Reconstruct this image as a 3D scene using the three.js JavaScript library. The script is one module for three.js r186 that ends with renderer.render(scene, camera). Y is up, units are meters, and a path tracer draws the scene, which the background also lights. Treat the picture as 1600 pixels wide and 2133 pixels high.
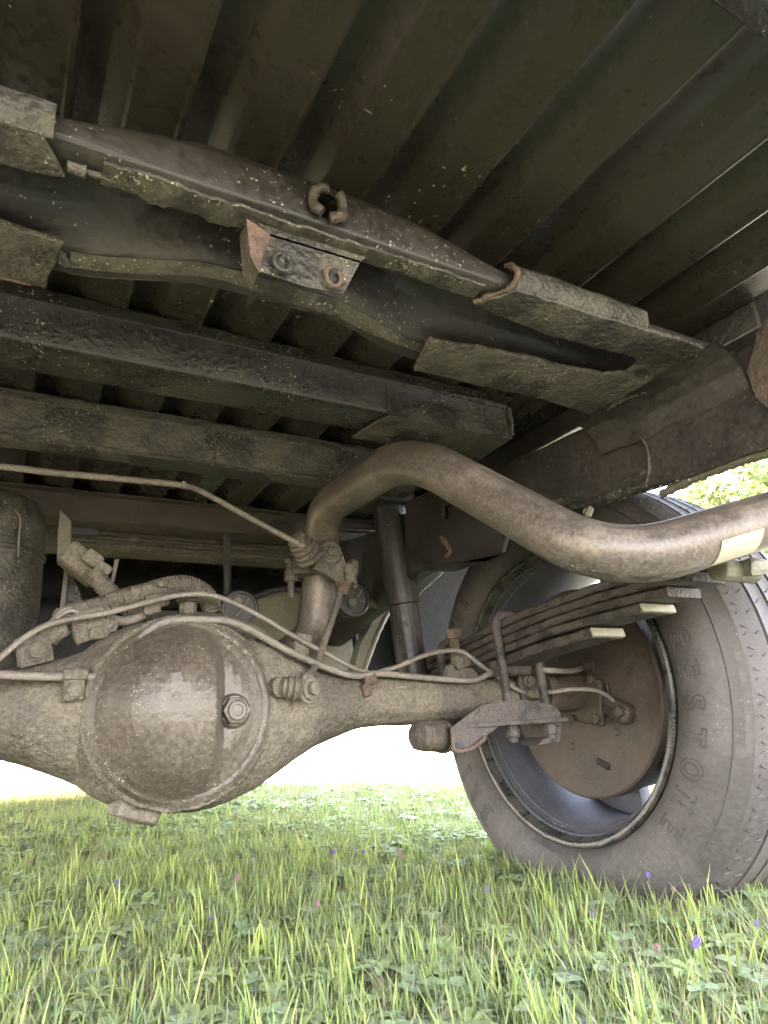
import * as THREE from 'three';
import { mergeGeometries, mergeVertices, toCreasedNormals } from 'three/addons/utils/BufferGeometryUtils.js';
import { RoundedBoxGeometry } from 'three/addons/geometries/RoundedBoxGeometry.js';
import { FontLoader } from 'three/addons/loaders/FontLoader.js';
import { Brush, Evaluator, SUBTRACTION } from 'three-bvh-csg';

// ---------------------------------------------------------------- camera, sky, sun, exposure
const scene = new THREE.Scene();
const camera = new THREE.PerspectiveCamera(74.6, 768 / 1024, 0.02, 600);
camera.position.set(0, 0.31, 0);
camera.up.set(-0.1008, 0.95, 0.2956);
camera.lookAt(0.4762, 0.31 + 0.3069, -0.824);
camera.updateMatrixWorld(true);

const renderer = new THREE.WebGLRenderer({ antialias: true });
renderer.setSize(768, 1024);
renderer.toneMapping = THREE.LinearToneMapping;
renderer.toneMappingExposure = 21;
renderer.shadowMap.enabled = true;

const sunDir = new THREE.Vector3(-0.42, 0.86, -1.0).normalize();   // ahead of the truck and a little to its left
{ // computed sky: clear blue with pale haze near the horizon
  const W = 512, H = 256, d = new Float32Array(W * H * 4);
  for (let j = 0; j < H; j++) for (let i = 0; i < W; i++) {
    const th = (j + 0.5) / H * Math.PI - Math.PI / 2, ph = ((i + 0.5) / W - 0.5) * 2 * Math.PI;
    const y = Math.sin(th), c = Math.cos(th), x = c * Math.cos(ph), z = c * Math.sin(ph);
    const up = Math.max(0, y), t = Math.pow(1 - up, 3.2);
    const s = Math.max(0, x * sunDir.x + y * sunDir.y + z * sunDir.z);
    const halo = 0.35 * Math.pow(s, 8) + 0.6 * Math.pow(s, 60);
    let r = 0.39 + 0.62 * t + halo, g = 0.468 + 0.505 * t + halo * 0.95, b = 0.69 + 0.19 * t + halo * 0.85;
    if (y < 0) { const k = Math.max(0, 1 + y * 6); r *= 0.3 + 0.7 * k; g *= 0.3 + 0.7 * k; b *= 0.25 + 0.75 * k; }
    const o = (j * W + i) * 4; d[o] = r; d[o + 1] = g; d[o + 2] = b; d[o + 3] = 1;
  }
  const t = new THREE.DataTexture(d, W, H, THREE.RGBAFormat, THREE.FloatType);
  t.mapping = THREE.EquirectangularReflectionMapping; t.magFilter = THREE.LinearFilter; t.minFilter = THREE.LinearFilter;
  t.wrapS = THREE.RepeatWrapping; t.needsUpdate = true;
  scene.background = t; scene.environment = t;
  scene.backgroundIntensity = 1.0; scene.environmentIntensity = 1.0;
}
const sun = new THREE.DirectionalLight(0xfff0dc, 4.6);
sun.position.copy(sunDir).multiplyScalar(12); sun.target.position.set(0.2, 0, -1.5);
sun.castShadow = true; sun.shadow.mapSize.set(2048, 2048); sun.shadow.radius = 1.5;
Object.assign(sun.shadow.camera, { left: -8, right: 8, top: 8, bottom: -8, near: 0.5, far: 40 });
scene.add(sun, sun.target);

// ---------------------------------------------------------------- random numbers and noise
function rng(seed) { let a = seed >>> 0; return () => { a |= 0; a = a + 0x6D2B79F5 | 0; let t = Math.imul(a ^ a >>> 15, 1 | a); t = t + Math.imul(t ^ t >>> 7, 61 | t) ^ t; return ((t ^ t >>> 14) >>> 0) / 4294967296; }; }
const clamp = (x, a = 0, b = 1) => Math.min(b, Math.max(a, x));
const sstep = (a, b, x) => { const t = clamp((x - a) / (b - a)); return t * t * (3 - 2 * t); };
const mix = (a, b, t) => a + (b - a) * t;
function h2(x, y, s) { let n = Math.imul(x, 374761393) + Math.imul(y, 668265263) + Math.imul(s, 1274126177); n = Math.imul(n ^ n >>> 13, 1274126177); return ((n ^ n >>> 16) >>> 0) / 4294967296; }
function pn(x, y, per, s) { // value noise that repeats every per cells
  const xi = Math.floor(x), yi = Math.floor(y), fx = x - xi, fy = y - yi, u = fx * fx * (3 - 2 * fx), v = fy * fy * (3 - 2 * fy);
  const m = a => ((a % per) + per) % per, x0 = m(xi), x1 = m(xi + 1), y0 = m(yi), y1 = m(yi + 1);
  return mix(mix(h2(x0, y0, s), h2(x1, y0, s), u), mix(h2(x0, y1, s), h2(x1, y1, s), u), v);
}
function fbm(u, v, per, oct, s) { let a = 0.5, t = 0, n = 0; for (let i = 0; i < oct; i++) { t += a * pn(u * per, v * per, per, s + i * 17); n += a; a *= 0.5; per *= 2; } return t / n; }
const n3 = (x, y, z, s = 0) => pn(x + z * 3.17, y - z * 1.73 + 5.1, 4096, s);

// ---------------------------------------------------------------- procedural materials
const enc = c => Math.round(255 * (c <= 0.0031308 ? 12.92 * c : 1.055 * Math.pow(clamp(c), 1 / 2.4) - 0.055));
function dataTex(N, fn, srgb) {
  const d = new Uint8Array(N * N * 4), dr = rng(N + 7);
  for (let j = 0; j < N; j++) for (let i = 0; i < N; i++) {
    const c = fn((i + 0.5) / N, (j + 0.5) / N), o = (j * N + i) * 4;
    for (let k = 0; k < 3; k++) d[o + k] = srgb ? Math.max(0, Math.min(255, Math.round(enc(c[k]) + (dr() + dr() - 1) * 3))) : Math.round(255 * clamp(c[k]));
    d[o + 3] = 255;
  }
  const t = new THREE.DataTexture(d, N, N); t.wrapS = t.wrapT = THREE.RepeatWrapping; t.magFilter = THREE.LinearFilter; t.minFilter = THREE.LinearMipmapLinearFilter; t.generateMipmaps = true;
  if (srgb) t.colorSpace = THREE.SRGBColorSpace; t.needsUpdate = true; return t;
}
/* a dirty metal: base and second colour in patches, fine grain, pale specks of grit; bump of the same grit */
function grime(seed, { a, b, sp = [0.5, 0.47, 0.4], spN = 0.02, grain = 0.35, patch = 4, rough = 0.75, metal = 0, tile = 0.3, bump = 0.0006, N = 512, lump = 0.5, speck = 90, streak = 0, edge = 0.5, soft = 0.14 }) {
  const f = (u, v) => {
    const w = fbm(u, v, 6, 3, seed + 90);
    const p = sstep(edge - soft, edge + soft, fbm(u + 0.06 * w, v + 0.06 * w, patch, 5, seed));
    const g = fbm(u, v, 64, 3, seed + 5), st = streak ? fbm(u * 1, v, 3, 2, seed + 9) * 0 + pn(u * 90, v * 4, 4 * 1000, seed + 3) : 0.5;
    const c1 = pn(u * speck, v * speck, speck, seed + 31), c2 = pn(u * speck * 2, v * speck * 2, speck * 2, seed + 33), cl = fbm(u, v, 5, 3, seed + 60);
    const s = sstep(0.80, 0.93, c1 * 0.55 + c2 * 0.45 + (cl - 0.5) * 0.35 + spN);
    return { p, g, s, c1, c2, st };
  };
  const map = dataTex(N, (u, v) => { const q = f(u, v), k = (1 - grain) + 2 * grain * q.g + streak * (q.st - 0.5); return [0, 1, 2].map(i => mix(mix(a[i], b[i], q.p) * k, sp[i], q.s * 0.85)); }, true);
  const bm = dataTex(N, (u, v) => { const q = f(u, v); const l = 0.45 * fbm(u, v, 16, 3, seed + 71) + 0.55 * fbm(u, v, 56, 3, seed + 72); const h = clamp(0.1 + lump * l + (1 - lump) * 0.6 * q.g + 0.35 * q.s); return [h, h, h]; }, false);
  const rm = dataTex(256, (u, v) => { const q = f(u, v); const r = clamp(rough + (q.g - 0.5) * 0.3 + q.s * 0.2 - (1 - q.p) * 0.08, 0.12, 1); return [0, r, metal]; }, false);
  for (const t of [map, bm, rm]) t.repeat.set(1 / tile, 1 / tile);
  return new THREE.MeshStandardMaterial({ map, bumpMap: bm, bumpScale: bump, roughnessMap: rm, roughness: 1, metalness: metal });
}
const M = {
  bed: grime(11, { soft: 0.35, a: [0.0235, 0.0198, 0.0135], b: [0.029, 0.0245, 0.0168], sp: [0.5, 0.42, 0.3], spN: -0.075, grain: 0.05, patch: 3, rough: 0.36, tile: 0.42, bump: 0.00015, speck: 110, lump: 0.3 }),
  rail: grime(23, { a: [0.0165, 0.0138, 0.0118], b: [0.033, 0.027, 0.0225], sp: [0.42, 0.37, 0.3], spN: -0.05, grain: 0.4, patch: 4, rough: 0.52, tile: 0.3, bump: 0.0014, speck: 120 }),
  sill: grime(29, { a: [0.0165, 0.014, 0.0115], b: [0.038, 0.032, 0.0245], sp: [0.36, 0.34, 0.27], spN: -0.012, grain: 0.35, patch: 5, rough: 0.4, tile: 0.26, bump: 0.0016, speck: 120 }),
  coat: grime(37, { a: [0.03, 0.0262, 0.0205], b: [0.076, 0.067, 0.051], sp: [0.42, 0.39, 0.28], spN: 0.03, grain: 0.5, patch: 5, rough: 0.62, tile: 0.2, bump: 0.0045, lump: 0.8, speck: 90 }),
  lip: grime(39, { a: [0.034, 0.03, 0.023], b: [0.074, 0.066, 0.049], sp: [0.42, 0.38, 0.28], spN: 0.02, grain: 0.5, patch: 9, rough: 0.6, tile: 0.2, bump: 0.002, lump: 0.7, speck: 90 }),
  axle: grime(41, { a: [0.083, 0.068, 0.05], b: [0.127, 0.106, 0.077], sp: [0.52, 0.46, 0.38], spN: 0.03, grain: 0.55, patch: 4, rough: 0.78, tile: 0.2, bump: 0.0048, lump: 0.6, speck: 150 }),
  cover: grime(43, { soft: 0.4, a: [0.072, 0.057, 0.043], b: [0.104, 0.084, 0.062], sp: [0.5, 0.44, 0.36], spN: 0.01, grain: 0.45, patch: 3, rough: 0.46, metal: 0.12, tile: 0.2, bump: 0.0008, lump: 0.5, speck: 150 }),
  pipe: grime(47, { a: [0.122, 0.098, 0.08], b: [0.18, 0.147, 0.12], sp: [0.1, 0.08, 0.065], spN: 0.02, grain: 0.5, patch: 4, rough: 0.5, metal: 0.35, tile: 0.16, bump: 0.0003, speck: 120 }),
  speckle: grime(49, { a: [0.05, 0.042, 0.036], b: [0.11, 0.092, 0.076], sp: [0.46, 0.42, 0.36], spN: 0.09, grain: 0.5, patch: 7, rough: 0.6, tile: 0.12, bump: 0.0012, lump: 0.6, speck: 70 }),
  spring: grime(53, { a: [0.028, 0.022, 0.019], b: [0.068, 0.053, 0.045], sp: [0.34, 0.28, 0.24], spN: 0.035, grain: 0.5, patch: 8, rough: 0.7, tile: 0.14, bump: 0.003, lump: 0.7, speck: 90 }),
  rust: grime(59, { a: [0.075, 0.05, 0.037], b: [0.13, 0.078, 0.055], sp: [0.34, 0.24, 0.18], spN: 0.02, grain: 0.45, patch: 7, rough: 0.85, tile: 0.12, bump: 0.003, lump: 0.7 }),
  plate: grime(61, { a: [0.047, 0.034, 0.026], b: [0.072, 0.052, 0.038], sp: [0.3, 0.24, 0.19], spN: -0.02, grain: 0.35, patch: 4, rough: 0.72, tile: 0.2, bump: 0.0032, lump: 0.6 }),
  line: grime(67, { a: [0.12, 0.1, 0.084], b: [0.175, 0.15, 0.122], sp: [0.6, 0.55, 0.45], spN: 0.0, grain: 0.35, patch: 6, rough: 0.75, tile: 0.1, bump: 0.0005 }),
  rubber: grime(71, { a: [0.066, 0.056, 0.05], b: [0.095, 0.082, 0.073], sp: [0.3, 0.27, 0.24], spN: -0.05, grain: 0.35, patch: 4, rough: 0.78, tile: 0.25, bump: 0.0008, lump: 0.4 }),
  letter: grime(74, { a: [0.046, 0.04, 0.037], b: [0.064, 0.056, 0.052], sp: [0.3, 0.27, 0.24], spN: -0.06, grain: 0.3, patch: 6, rough: 0.8, tile: 0.15, bump: 0.0002 }),
  groove: grime(72, { a: [0.06, 0.05, 0.046], b: [0.09, 0.076, 0.068], sp: [0.2, 0.18, 0.16], spN: -0.06, grain: 0.3, patch: 6, rough: 0.85, tile: 0.15, bump: 0.0004 }),
  rim: grime(73, { a: [0.06, 0.06, 0.07], b: [0.09, 0.09, 0.104], sp: [0.4, 0.37, 0.32], spN: -0.04, grain: 0.3, patch: 3, rough: 0.7, metal: 0.05, tile: 0.3, bump: 0.0002 }),
  flange: grime(77, { a: [0.03, 0.028, 0.027], b: [0.075, 0.066, 0.055], sp: [0.34, 0.31, 0.26], spN: 0.01, grain: 0.45, patch: 8, rough: 0.38, metal: 0.3, tile: 0.12, bump: 0.0006 }),
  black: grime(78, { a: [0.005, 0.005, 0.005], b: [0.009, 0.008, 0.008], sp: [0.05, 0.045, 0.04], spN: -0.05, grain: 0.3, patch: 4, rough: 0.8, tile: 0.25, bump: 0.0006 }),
  tank: grime(82, { a: [0.22, 0.2, 0.135], b: [0.29, 0.26, 0.18], sp: [0.5, 0.46, 0.36], spN: 0.0, grain: 0.25, patch: 3, rough: 0.55, metal: 0.1, tile: 0.25, bump: 0.0005 }),
  dark: grime(79, { a: [0.012, 0.011, 0.01], b: [0.022, 0.02, 0.018], sp: [0.2, 0.18, 0.14], spN: -0.05, grain: 0.4, patch: 4, rough: 0.65, tile: 0.25, bump: 0.0006 }),
  olive: grime(83, { a: [0.09, 0.082, 0.052], b: [0.13, 0.117, 0.078], sp: [0.42, 0.38, 0.28], spN: 0.02, grain: 0.3, patch: 3, rough: 0.66, metal: 0.1, tile: 0.22, bump: 0.0006 }),
  pad: grime(89, { a: [0.2, 0.185, 0.135], b: [0.25, 0.23, 0.17], sp: [0.12, 0.1, 0.08], spN: 0.0, grain: 0.2, patch: 5, rough: 0.8, tile: 0.06, bump: 0.0004 }),
  patch: grime(97, { a: [0.33, 0.29, 0.2], b: [0.38, 0.34, 0.24], sp: [0.12, 0.1, 0.08], spN: 0.01, grain: 0.15, patch: 4, rough: 0.6, tile: 0.1, bump: 0.0002, speck: 60 }),
  paint: new THREE.MeshPhysicalMaterial({ color: new THREE.Color().setRGB(0.3, 0.31, 0.32), roughness: 0.35, clearcoat: 0.6 }),
  glass: new THREE.MeshStandardMaterial({ color: 0x0a0c0d, roughness: 0.08 }),
};

// ---------------------------------------------------------------- geometry helpers
const V = a => new THREE.Vector3(a[0], a[1], a[2]);
function boxUV(g) { // uv in metres, taken from the two axes that each face lies along
  const p = g.attributes.position, uv = new Float32Array(p.count * 2), a = new THREE.Vector3(), b = new THREE.Vector3(), c = new THREE.Vector3();
  for (let i = 0; i < p.count; i += 3) {
    a.fromBufferAttribute(p, i); b.fromBufferAttribute(p, i + 1); c.fromBufferAttribute(p, i + 2);
    const n = b.clone().sub(a).cross(c.clone().sub(a)); const x = Math.abs(n.x), y = Math.abs(n.y), z = Math.abs(n.z);
    [a, b, c].forEach((q, k) => { const o = (i + k) * 2; if (y >= x && y >= z) { uv[o] = q.x; uv[o + 1] = q.z; } else if (x >= z) { uv[o] = q.z; uv[o + 1] = q.y; } else { uv[o] = q.x; uv[o + 1] = q.y; } });
  }
  g.setAttribute('uv', new THREE.BufferAttribute(uv, 2)); return g;
}
function flat(g, crease = 0.7, keepUV = false) {
  let q = g.index ? g.toNonIndexed() : g.clone();
  for (const k of Object.keys(q.attributes)) if (!['position', 'normal', 'uv'].includes(k)) q.deleteAttribute(k);
  if (crease) { const uv = q.attributes.uv; q = toCreasedNormals(q, crease); if (q.index) q = q.toNonIndexed(); }
  if (!q.attributes.normal) q.computeVertexNormals();
  if (!keepUV || !q.attributes.uv) boxUV(q);
  return q;
}
function part(parent, name, geoms, material, label) {
  const list = (Array.isArray(geoms) ? geoms : [geoms]).map(g => g.userData && g.userData.ready ? g : flat(g));
  const g = list.length > 1 ? mergeGeometries(list) : list[0];
  const m = new THREE.Mesh(g, material); m.name = name; m.castShadow = m.receiveShadow = true; parent.add(m);
  if (label) m.userData.label = label;
  return m;
}
function tube(pts, r, o = {}) { // bent bar or pipe through pts, closed at both ends, uv in metres
  const { seg = 64, rad = 14, lumps = 0, tension = 0.5, jit = 0, type = 'centripetal' } = o;
  const c = new THREE.CatmullRomCurve3(pts.map(V), false, type, tension), L = c.getLength();
  const g = new THREE.TubeGeometry(c, seg, r, rad, false), p = g.attributes.position, n = g.attributes.normal, uv = g.attributes.uv;
  for (let i = 0; i < p.count; i++) {
    if (lumps) { const a = p.getX(i), b = p.getY(i), d = p.getZ(i), k = (0.6 * n3(a * 90, b * 90, d * 90, 3) + 0.4 * n3(a * 260, b * 260, d * 260, 4) - 0.5) * 2 * lumps; p.setXYZ(i, a + n.getX(i) * k, b + n.getY(i) * k, d + n.getZ(i) * k); }
    uv.setXY(i, uv.getX(i) * L, uv.getY(i) * 2 * Math.PI * r);
  }
  const caps = [0, 1].map(e => { const P = c.getPoint(e), T = c.getTangent(e); const d = new THREE.CircleGeometry(r, rad); d.applyQuaternion(new THREE.Quaternion().setFromUnitVectors(new THREE.Vector3(0, 0, 1), e ? T : T.negate())); d.translate(P.x, P.y, P.z); return flat(d, 0); });
  const q = mergeGeometries([g.toNonIndexed(), ...caps]); q.userData.ready = true; q.userData.curve = c; return q;
}
function cyl(p0, p1, r0, r1 = r0, seg = 20, bev = 0.0015) { // a turned piece with softened rims
  const a = V(p0), b = V(p1), L = a.distanceTo(b), e = Math.min(bev, L / 3, r0 / 3, r1 / 3);
  const g = new THREE.LatheGeometry([[0, 0], [r0 - e, 0], [r0, e], [r1, L - e], [r1 - e, L], [0, L]].map(q => new THREE.Vector2(q[0], q[1])), seg);
  g.applyQuaternion(new THREE.Quaternion().setFromUnitVectors(new THREE.Vector3(0, 1, 0), b.sub(a).normalize())); g.translate(p0[0], p0[1], p0[2]); return flat(g, 0.5);
}
const ready = g => { g.userData.ready = true; return g; };
function lathe(p0, dir, prof, seg = 32, crease = 0.6) { // profile of [radius, distance] turned about dir
  const g = new THREE.LatheGeometry(prof.map(q => new THREE.Vector2(q[0], q[1])), seg);
  g.applyQuaternion(new THREE.Quaternion().setFromUnitVectors(new THREE.Vector3(0, 1, 0), V(dir).normalize())); g.translate(...p0); return flat(g, crease);
}
function hexBolt(p, dir, r, h, washer = 0) { // hexagon head with chamfer and, if asked, a washer
  const d = V(dir).normalize(), q = new THREE.Quaternion().setFromUnitVectors(new THREE.Vector3(0, 1, 0), d);
  const s = new THREE.Shape(); for (let i = 0; i < 6; i++) { const a = i * Math.PI / 3; s[i ? 'lineTo' : 'moveTo'](r * Math.cos(a), r * Math.sin(a)); } s.closePath();
  const g = new THREE.ExtrudeGeometry(s, { depth: h * 0.75, bevelEnabled: true, bevelSize: r * 0.12, bevelThickness: h * 0.2, bevelSegments: 2, bevelOffset: -r * 0.12 }); g.rotateX(-Math.PI / 2); g.applyQuaternion(q); g.translate(...p);
  const out = [flat(g, 0.3)]; if (washer) { const w = V(p).addScaledVector(d, -0.001), e = w.clone().addScaledVector(d, 0.003); out.push(cyl(w.toArray(), e.toArray(), washer)); }
  return out;
}
function rbox(c, s, r = 0.003, rot = [0, 0, 0], jit = 0, seed = 1) {
  let g = new RoundedBoxGeometry(s[0], s[1], s[2], 3, Math.min(r, ...s.map(v => v * 0.45)));
  g = g.index ? g.toNonIndexed() : g;
  if (jit) { const p = g.attributes.position; for (let i = 0; i < p.count; i++) { const x = p.getX(i), y = p.getY(i), z = p.getZ(i); p.setXYZ(i, x + (n3(x * 90, y * 90, z * 90, seed) - 0.5) * jit, y + (n3(x * 90 + 9, y * 90, z * 90, seed) - 0.5) * jit, z + (n3(x * 90, y * 90 + 9, z * 90, seed) - 0.5) * jit); } }
  g.rotateX(rot[0]); g.rotateY(rot[1]); g.rotateZ(rot[2]); g.translate(...c); return flat(g, 0.6);
}
function slab(corners, depth) { // flat piece with its outline at corners and its thickness along depth
  const n = corners.length, pos = [], d = V(depth), A = corners.map(V), B = A.map(a => a.clone().add(d));
  const e1 = A[1].clone().sub(A[0]).normalize(), nn = new THREE.Vector3(); for (let i = 1; i < n - 1; i++) nn.add(A[i].clone().sub(A[0]).cross(A[i + 1].clone().sub(A[0]))); nn.normalize(); const e2 = nn.clone().cross(e1);
  const tri = THREE.ShapeUtils.triangulateShape(A.map(a => new THREE.Vector2(a.dot(e1), a.dot(e2))), []);
  const put = (...q) => q.forEach(v => pos.push(v.x, v.y, v.z));
  for (const [i, j, k] of tri) { put(A[i], A[j], A[k]); put(B[i], B[k], B[j]); }
  for (let i = 0; i < n; i++) { const j = (i + 1) % n; put(A[i], B[i], B[j]); put(A[i], B[j], A[j]); }
  const g = new THREE.BufferGeometry(); g.setAttribute('position', new THREE.Float32BufferAttribute(pos, 3)); return flat(g, 0.4);
}
function plateXZ(pts, y0, y1, holes = [], bev = 0.0012) { // plate outlined in [x, z], from height y0 to y1
  const s = new THREE.Shape(pts.map(p => new THREE.Vector2(p[0], -p[1]))); for (const h of holes) s.holes.push(h);
  const g = new THREE.ExtrudeGeometry(s, { depth: y1 - y0 - 2 * bev, bevelEnabled: bev > 0, bevelSize: bev, bevelThickness: bev, bevelSegments: 2, bevelOffset: -bev, curveSegments: 10 });
  g.rotateX(-Math.PI / 2); g.translate(0, y0 + bev, 0); return flat(g, 0.5);
}
function roundPoly(poly, r, n = 4) { // soften the inner corners of an open outline
  const out = [poly[0]];
  for (let i = 1; i < poly.length - 1; i++) {
    const p = poly[i], a = poly[i - 1], b = poly[i + 1], la = Math.hypot(a[0] - p[0], a[1] - p[1]), lb = Math.hypot(b[0] - p[0], b[1] - p[1]), k = Math.min(r, la * 0.45, lb * 0.45);
    const A = [p[0] + (a[0] - p[0]) * k / la, p[1] + (a[1] - p[1]) * k / la], B = [p[0] + (b[0] - p[0]) * k / lb, p[1] + (b[1] - p[1]) * k / lb];
    for (let j = 0; j <= n; j++) { const t = j / n; out.push([(1 - t) ** 2 * A[0] + 2 * t * (1 - t) * p[0] + t * t * B[0], (1 - t) ** 2 * A[1] + 2 * t * (1 - t) * p[1] + t * t * B[1]]); }
  }
  out.push(poly[poly.length - 1]); return out;
}
/* pressed sheet: an open [z, y] outline with thickness t, run along x; shift(x, z, y) bends it */
function sheet(poly, t, xs, shift = null) {
  const n = poly.length, ring = [];
  const nor = poly.map((p, i) => { const a = poly[Math.max(0, i - 1)], b = poly[Math.min(n - 1, i + 1)], l = Math.hypot(b[0] - a[0], b[1] - a[1]) || 1; return [-(b[1] - a[1]) / l, (b[0] - a[0]) / l]; });
  for (let i = 0; i < n; i++) ring.push(poly[i]);
  for (let i = n - 1; i >= 0; i--) ring.push([poly[i][0] + nor[i][0] * t, poly[i][1] + nor[i][1] * t]);
  const m = ring.length, P = xs.map(x => ring.map(q => { const s = shift ? shift(x, q[0], q[1]) : [0, 0]; return [x, q[1] + s[1], q[0] + s[0]]; })), pos = [];
  const quad = (a, b, c, d) => pos.push(...a, ...b, ...c, ...a, ...c, ...d);
  for (let i = 0; i + 1 < xs.length; i++) for (let j = 0; j < m; j++) { const k = (j + 1) % m; quad(P[i][j], P[i][k], P[i + 1][k], P[i + 1][j]); }
  for (let j = 0; j < n - 1; j++) { const L = m - 1 - j; quad(P[0][j], P[0][L], P[0][L - 1], P[0][j + 1]); const E = P[xs.length - 1]; quad(E[j], E[j + 1], E[L - 1], E[L]); }
  const g = new THREE.BufferGeometry(); g.setAttribute('position', new THREE.Float32BufferAttribute(pos, 3)); return flat(g, 0.6);
}
const lin = (a, b, n) => Array.from({ length: n + 1 }, (_, i) => a + (b - a) * i / n);
/* rings of a body that changes along x: rows [x, yTop, yBottom, zHalf, zMid] */
function loftX(rows, seg = 40, bumps = 0.001, power = 2) {
  const pos = [], ring = r => Array.from({ length: seg }, (_, k) => { const a = k / seg * 2 * Math.PI, c = Math.cos(a), s = Math.sin(a), e = 2 / power; const cy = (r[1] + r[2]) / 2, hy = (r[1] - r[2]) / 2; let y = cy + hy * Math.sign(s) * Math.abs(s) ** e, z = r[4] + r[3] * Math.sign(c) * Math.abs(c) ** e; const d = (n3(r[0] * 60, y * 60, z * 60, 8) - 0.5) * 2 * bumps; return [r[0], y + s * d, z + c * d]; });
  const R = rows.map(ring);
  for (let i = 0; i + 1 < R.length; i++) for (let k = 0; k < seg; k++) { const l = (k + 1) % seg; pos.push(...R[i][k], ...R[i + 1][k], ...R[i + 1][l], ...R[i][k], ...R[i + 1][l], ...R[i][l]); }
  for (const [r, f] of [[R[0], 1], [R[R.length - 1], -1]]) { const c = [r[0][0], r.reduce((s, q) => s + q[1], 0) / seg, r.reduce((s, q) => s + q[2], 0) / seg]; for (let k = 0; k < seg; k++) { const l = (k + 1) % seg; f > 0 ? pos.push(...c, ...r[k], ...r[l]) : pos.push(...c, ...r[l], ...r[k]); } }
  const g = new THREE.BufferGeometry(); g.setAttribute('position', new THREE.Float32BufferAttribute(pos, 3)); return flat(g, 1.0);
}
function resample(rows, n) { // smooth interpolation of loft rows in x
  const out = []; const cols = rows[0].length, c = [];
  for (let k = 1; k < cols; k += 3) c.push(new THREE.CatmullRomCurve3(rows.map(r => new THREE.Vector3(r[k], r[k + 1] ?? 0, r[k + 2] ?? 0)), false, 'catmullrom', 0.4));
  const xc = new THREE.CatmullRomCurve3(rows.map(r => new THREE.Vector3(r[0], 0, 0)), false, 'catmullrom', 0.4);
  for (let i = 0; i <= n; i++) { const t = i / n, r = [xc.getPoint(t).x]; c.forEach(q => { const v = q.getPoint(t); r.push(v.x, v.y, v.z); }); out.push(r.slice(0, cols)); }
  return out;
}

// ---------------------------------------------------------------- the ground
function struct(name, g, material) { const m = new THREE.Mesh(g, material); m.name = name; m.userData.kind = 'structure'; m.castShadow = m.receiveShadow = true; scene.add(m); return m; }
const groundY = (x, z) => 0.018 + 0.008 * (n3(x * 3, z * 3, 0, 77) - 0.5) + 0.004 * (n3(x * 11, z * 11, 0, 78) - 0.5) + 0.0 * x;
const lawnMat = grime(101, { a: [0.09, 0.09, 0.045], b: [0.17, 0.15, 0.09], sp: [0.2, 0.17, 0.1], spN: 0.02, grain: 0.5, patch: 6, rough: 0.95, tile: 0.6, bump: 0.004, lump: 0.8 });
{
  const xs = [-200, -80, -30, -12, -6, ...lin(-3, 5, 60), 8, 14, 30, 80, 200], zs = [-300, -150, -80, -40, -20, -12, -8, ...lin(-6, 2, 60), 5, 10, 30, 80, 200], pos = [];
  for (let i = 0; i + 1 < xs.length; i++) for (let j = 0; j + 1 < zs.length; j++) { const q = (a, b) => [xs[a], groundY(xs[a], zs[b]), zs[b]]; pos.push(...q(i, j), ...q(i + 1, j + 1), ...q(i + 1, j), ...q(i, j), ...q(i, j + 1), ...q(i + 1, j + 1)); }
  const g = new THREE.BufferGeometry(); g.setAttribute('position', new THREE.Float32BufferAttribute(pos, 3)); g.computeVertexNormals(); boxUV(g);
  struct('lawn', g, lawnMat);
  // pale sheet added beyond the lawn, sunlit glare put into its colour
  const e = x => -3.4 + 2.06 * (x - 1.8), s = new THREE.Shape(); s.moveTo(60, -e(60)); for (let x = 60; x >= -70; x -= 0.5) s.lineTo(x, -e(x) + 0.1 * n3(x * 2, 3, 0, 92)); s.lineTo(-70, 260); s.lineTo(60, 260); s.closePath();
  const d = new THREE.ShapeGeometry(s); d.rotateX(-Math.PI / 2); d.translate(0, 0.029, 0);
  struct('bright_ground_sheet', flat(d, 0), grime(103, { a: [0.4, 0.38, 0.34], b: [0.48, 0.46, 0.41], sp: [0.6, 0.58, 0.54], rough: 0.95, tile: 1.2, bump: 0.006, lump: 0.7 }));
}

// ================================================================ the pickup truck, one thing with its parts
const truck = new THREE.Group(); truck.name = 'pickup_truck';
truck.userData = { label: 'underside of an old pickup truck with dusty rear axle, exhaust pipe and wheel', category: 'truck' };
scene.add(truck);
const CX = 0.163;                                     // middle of the truck

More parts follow.
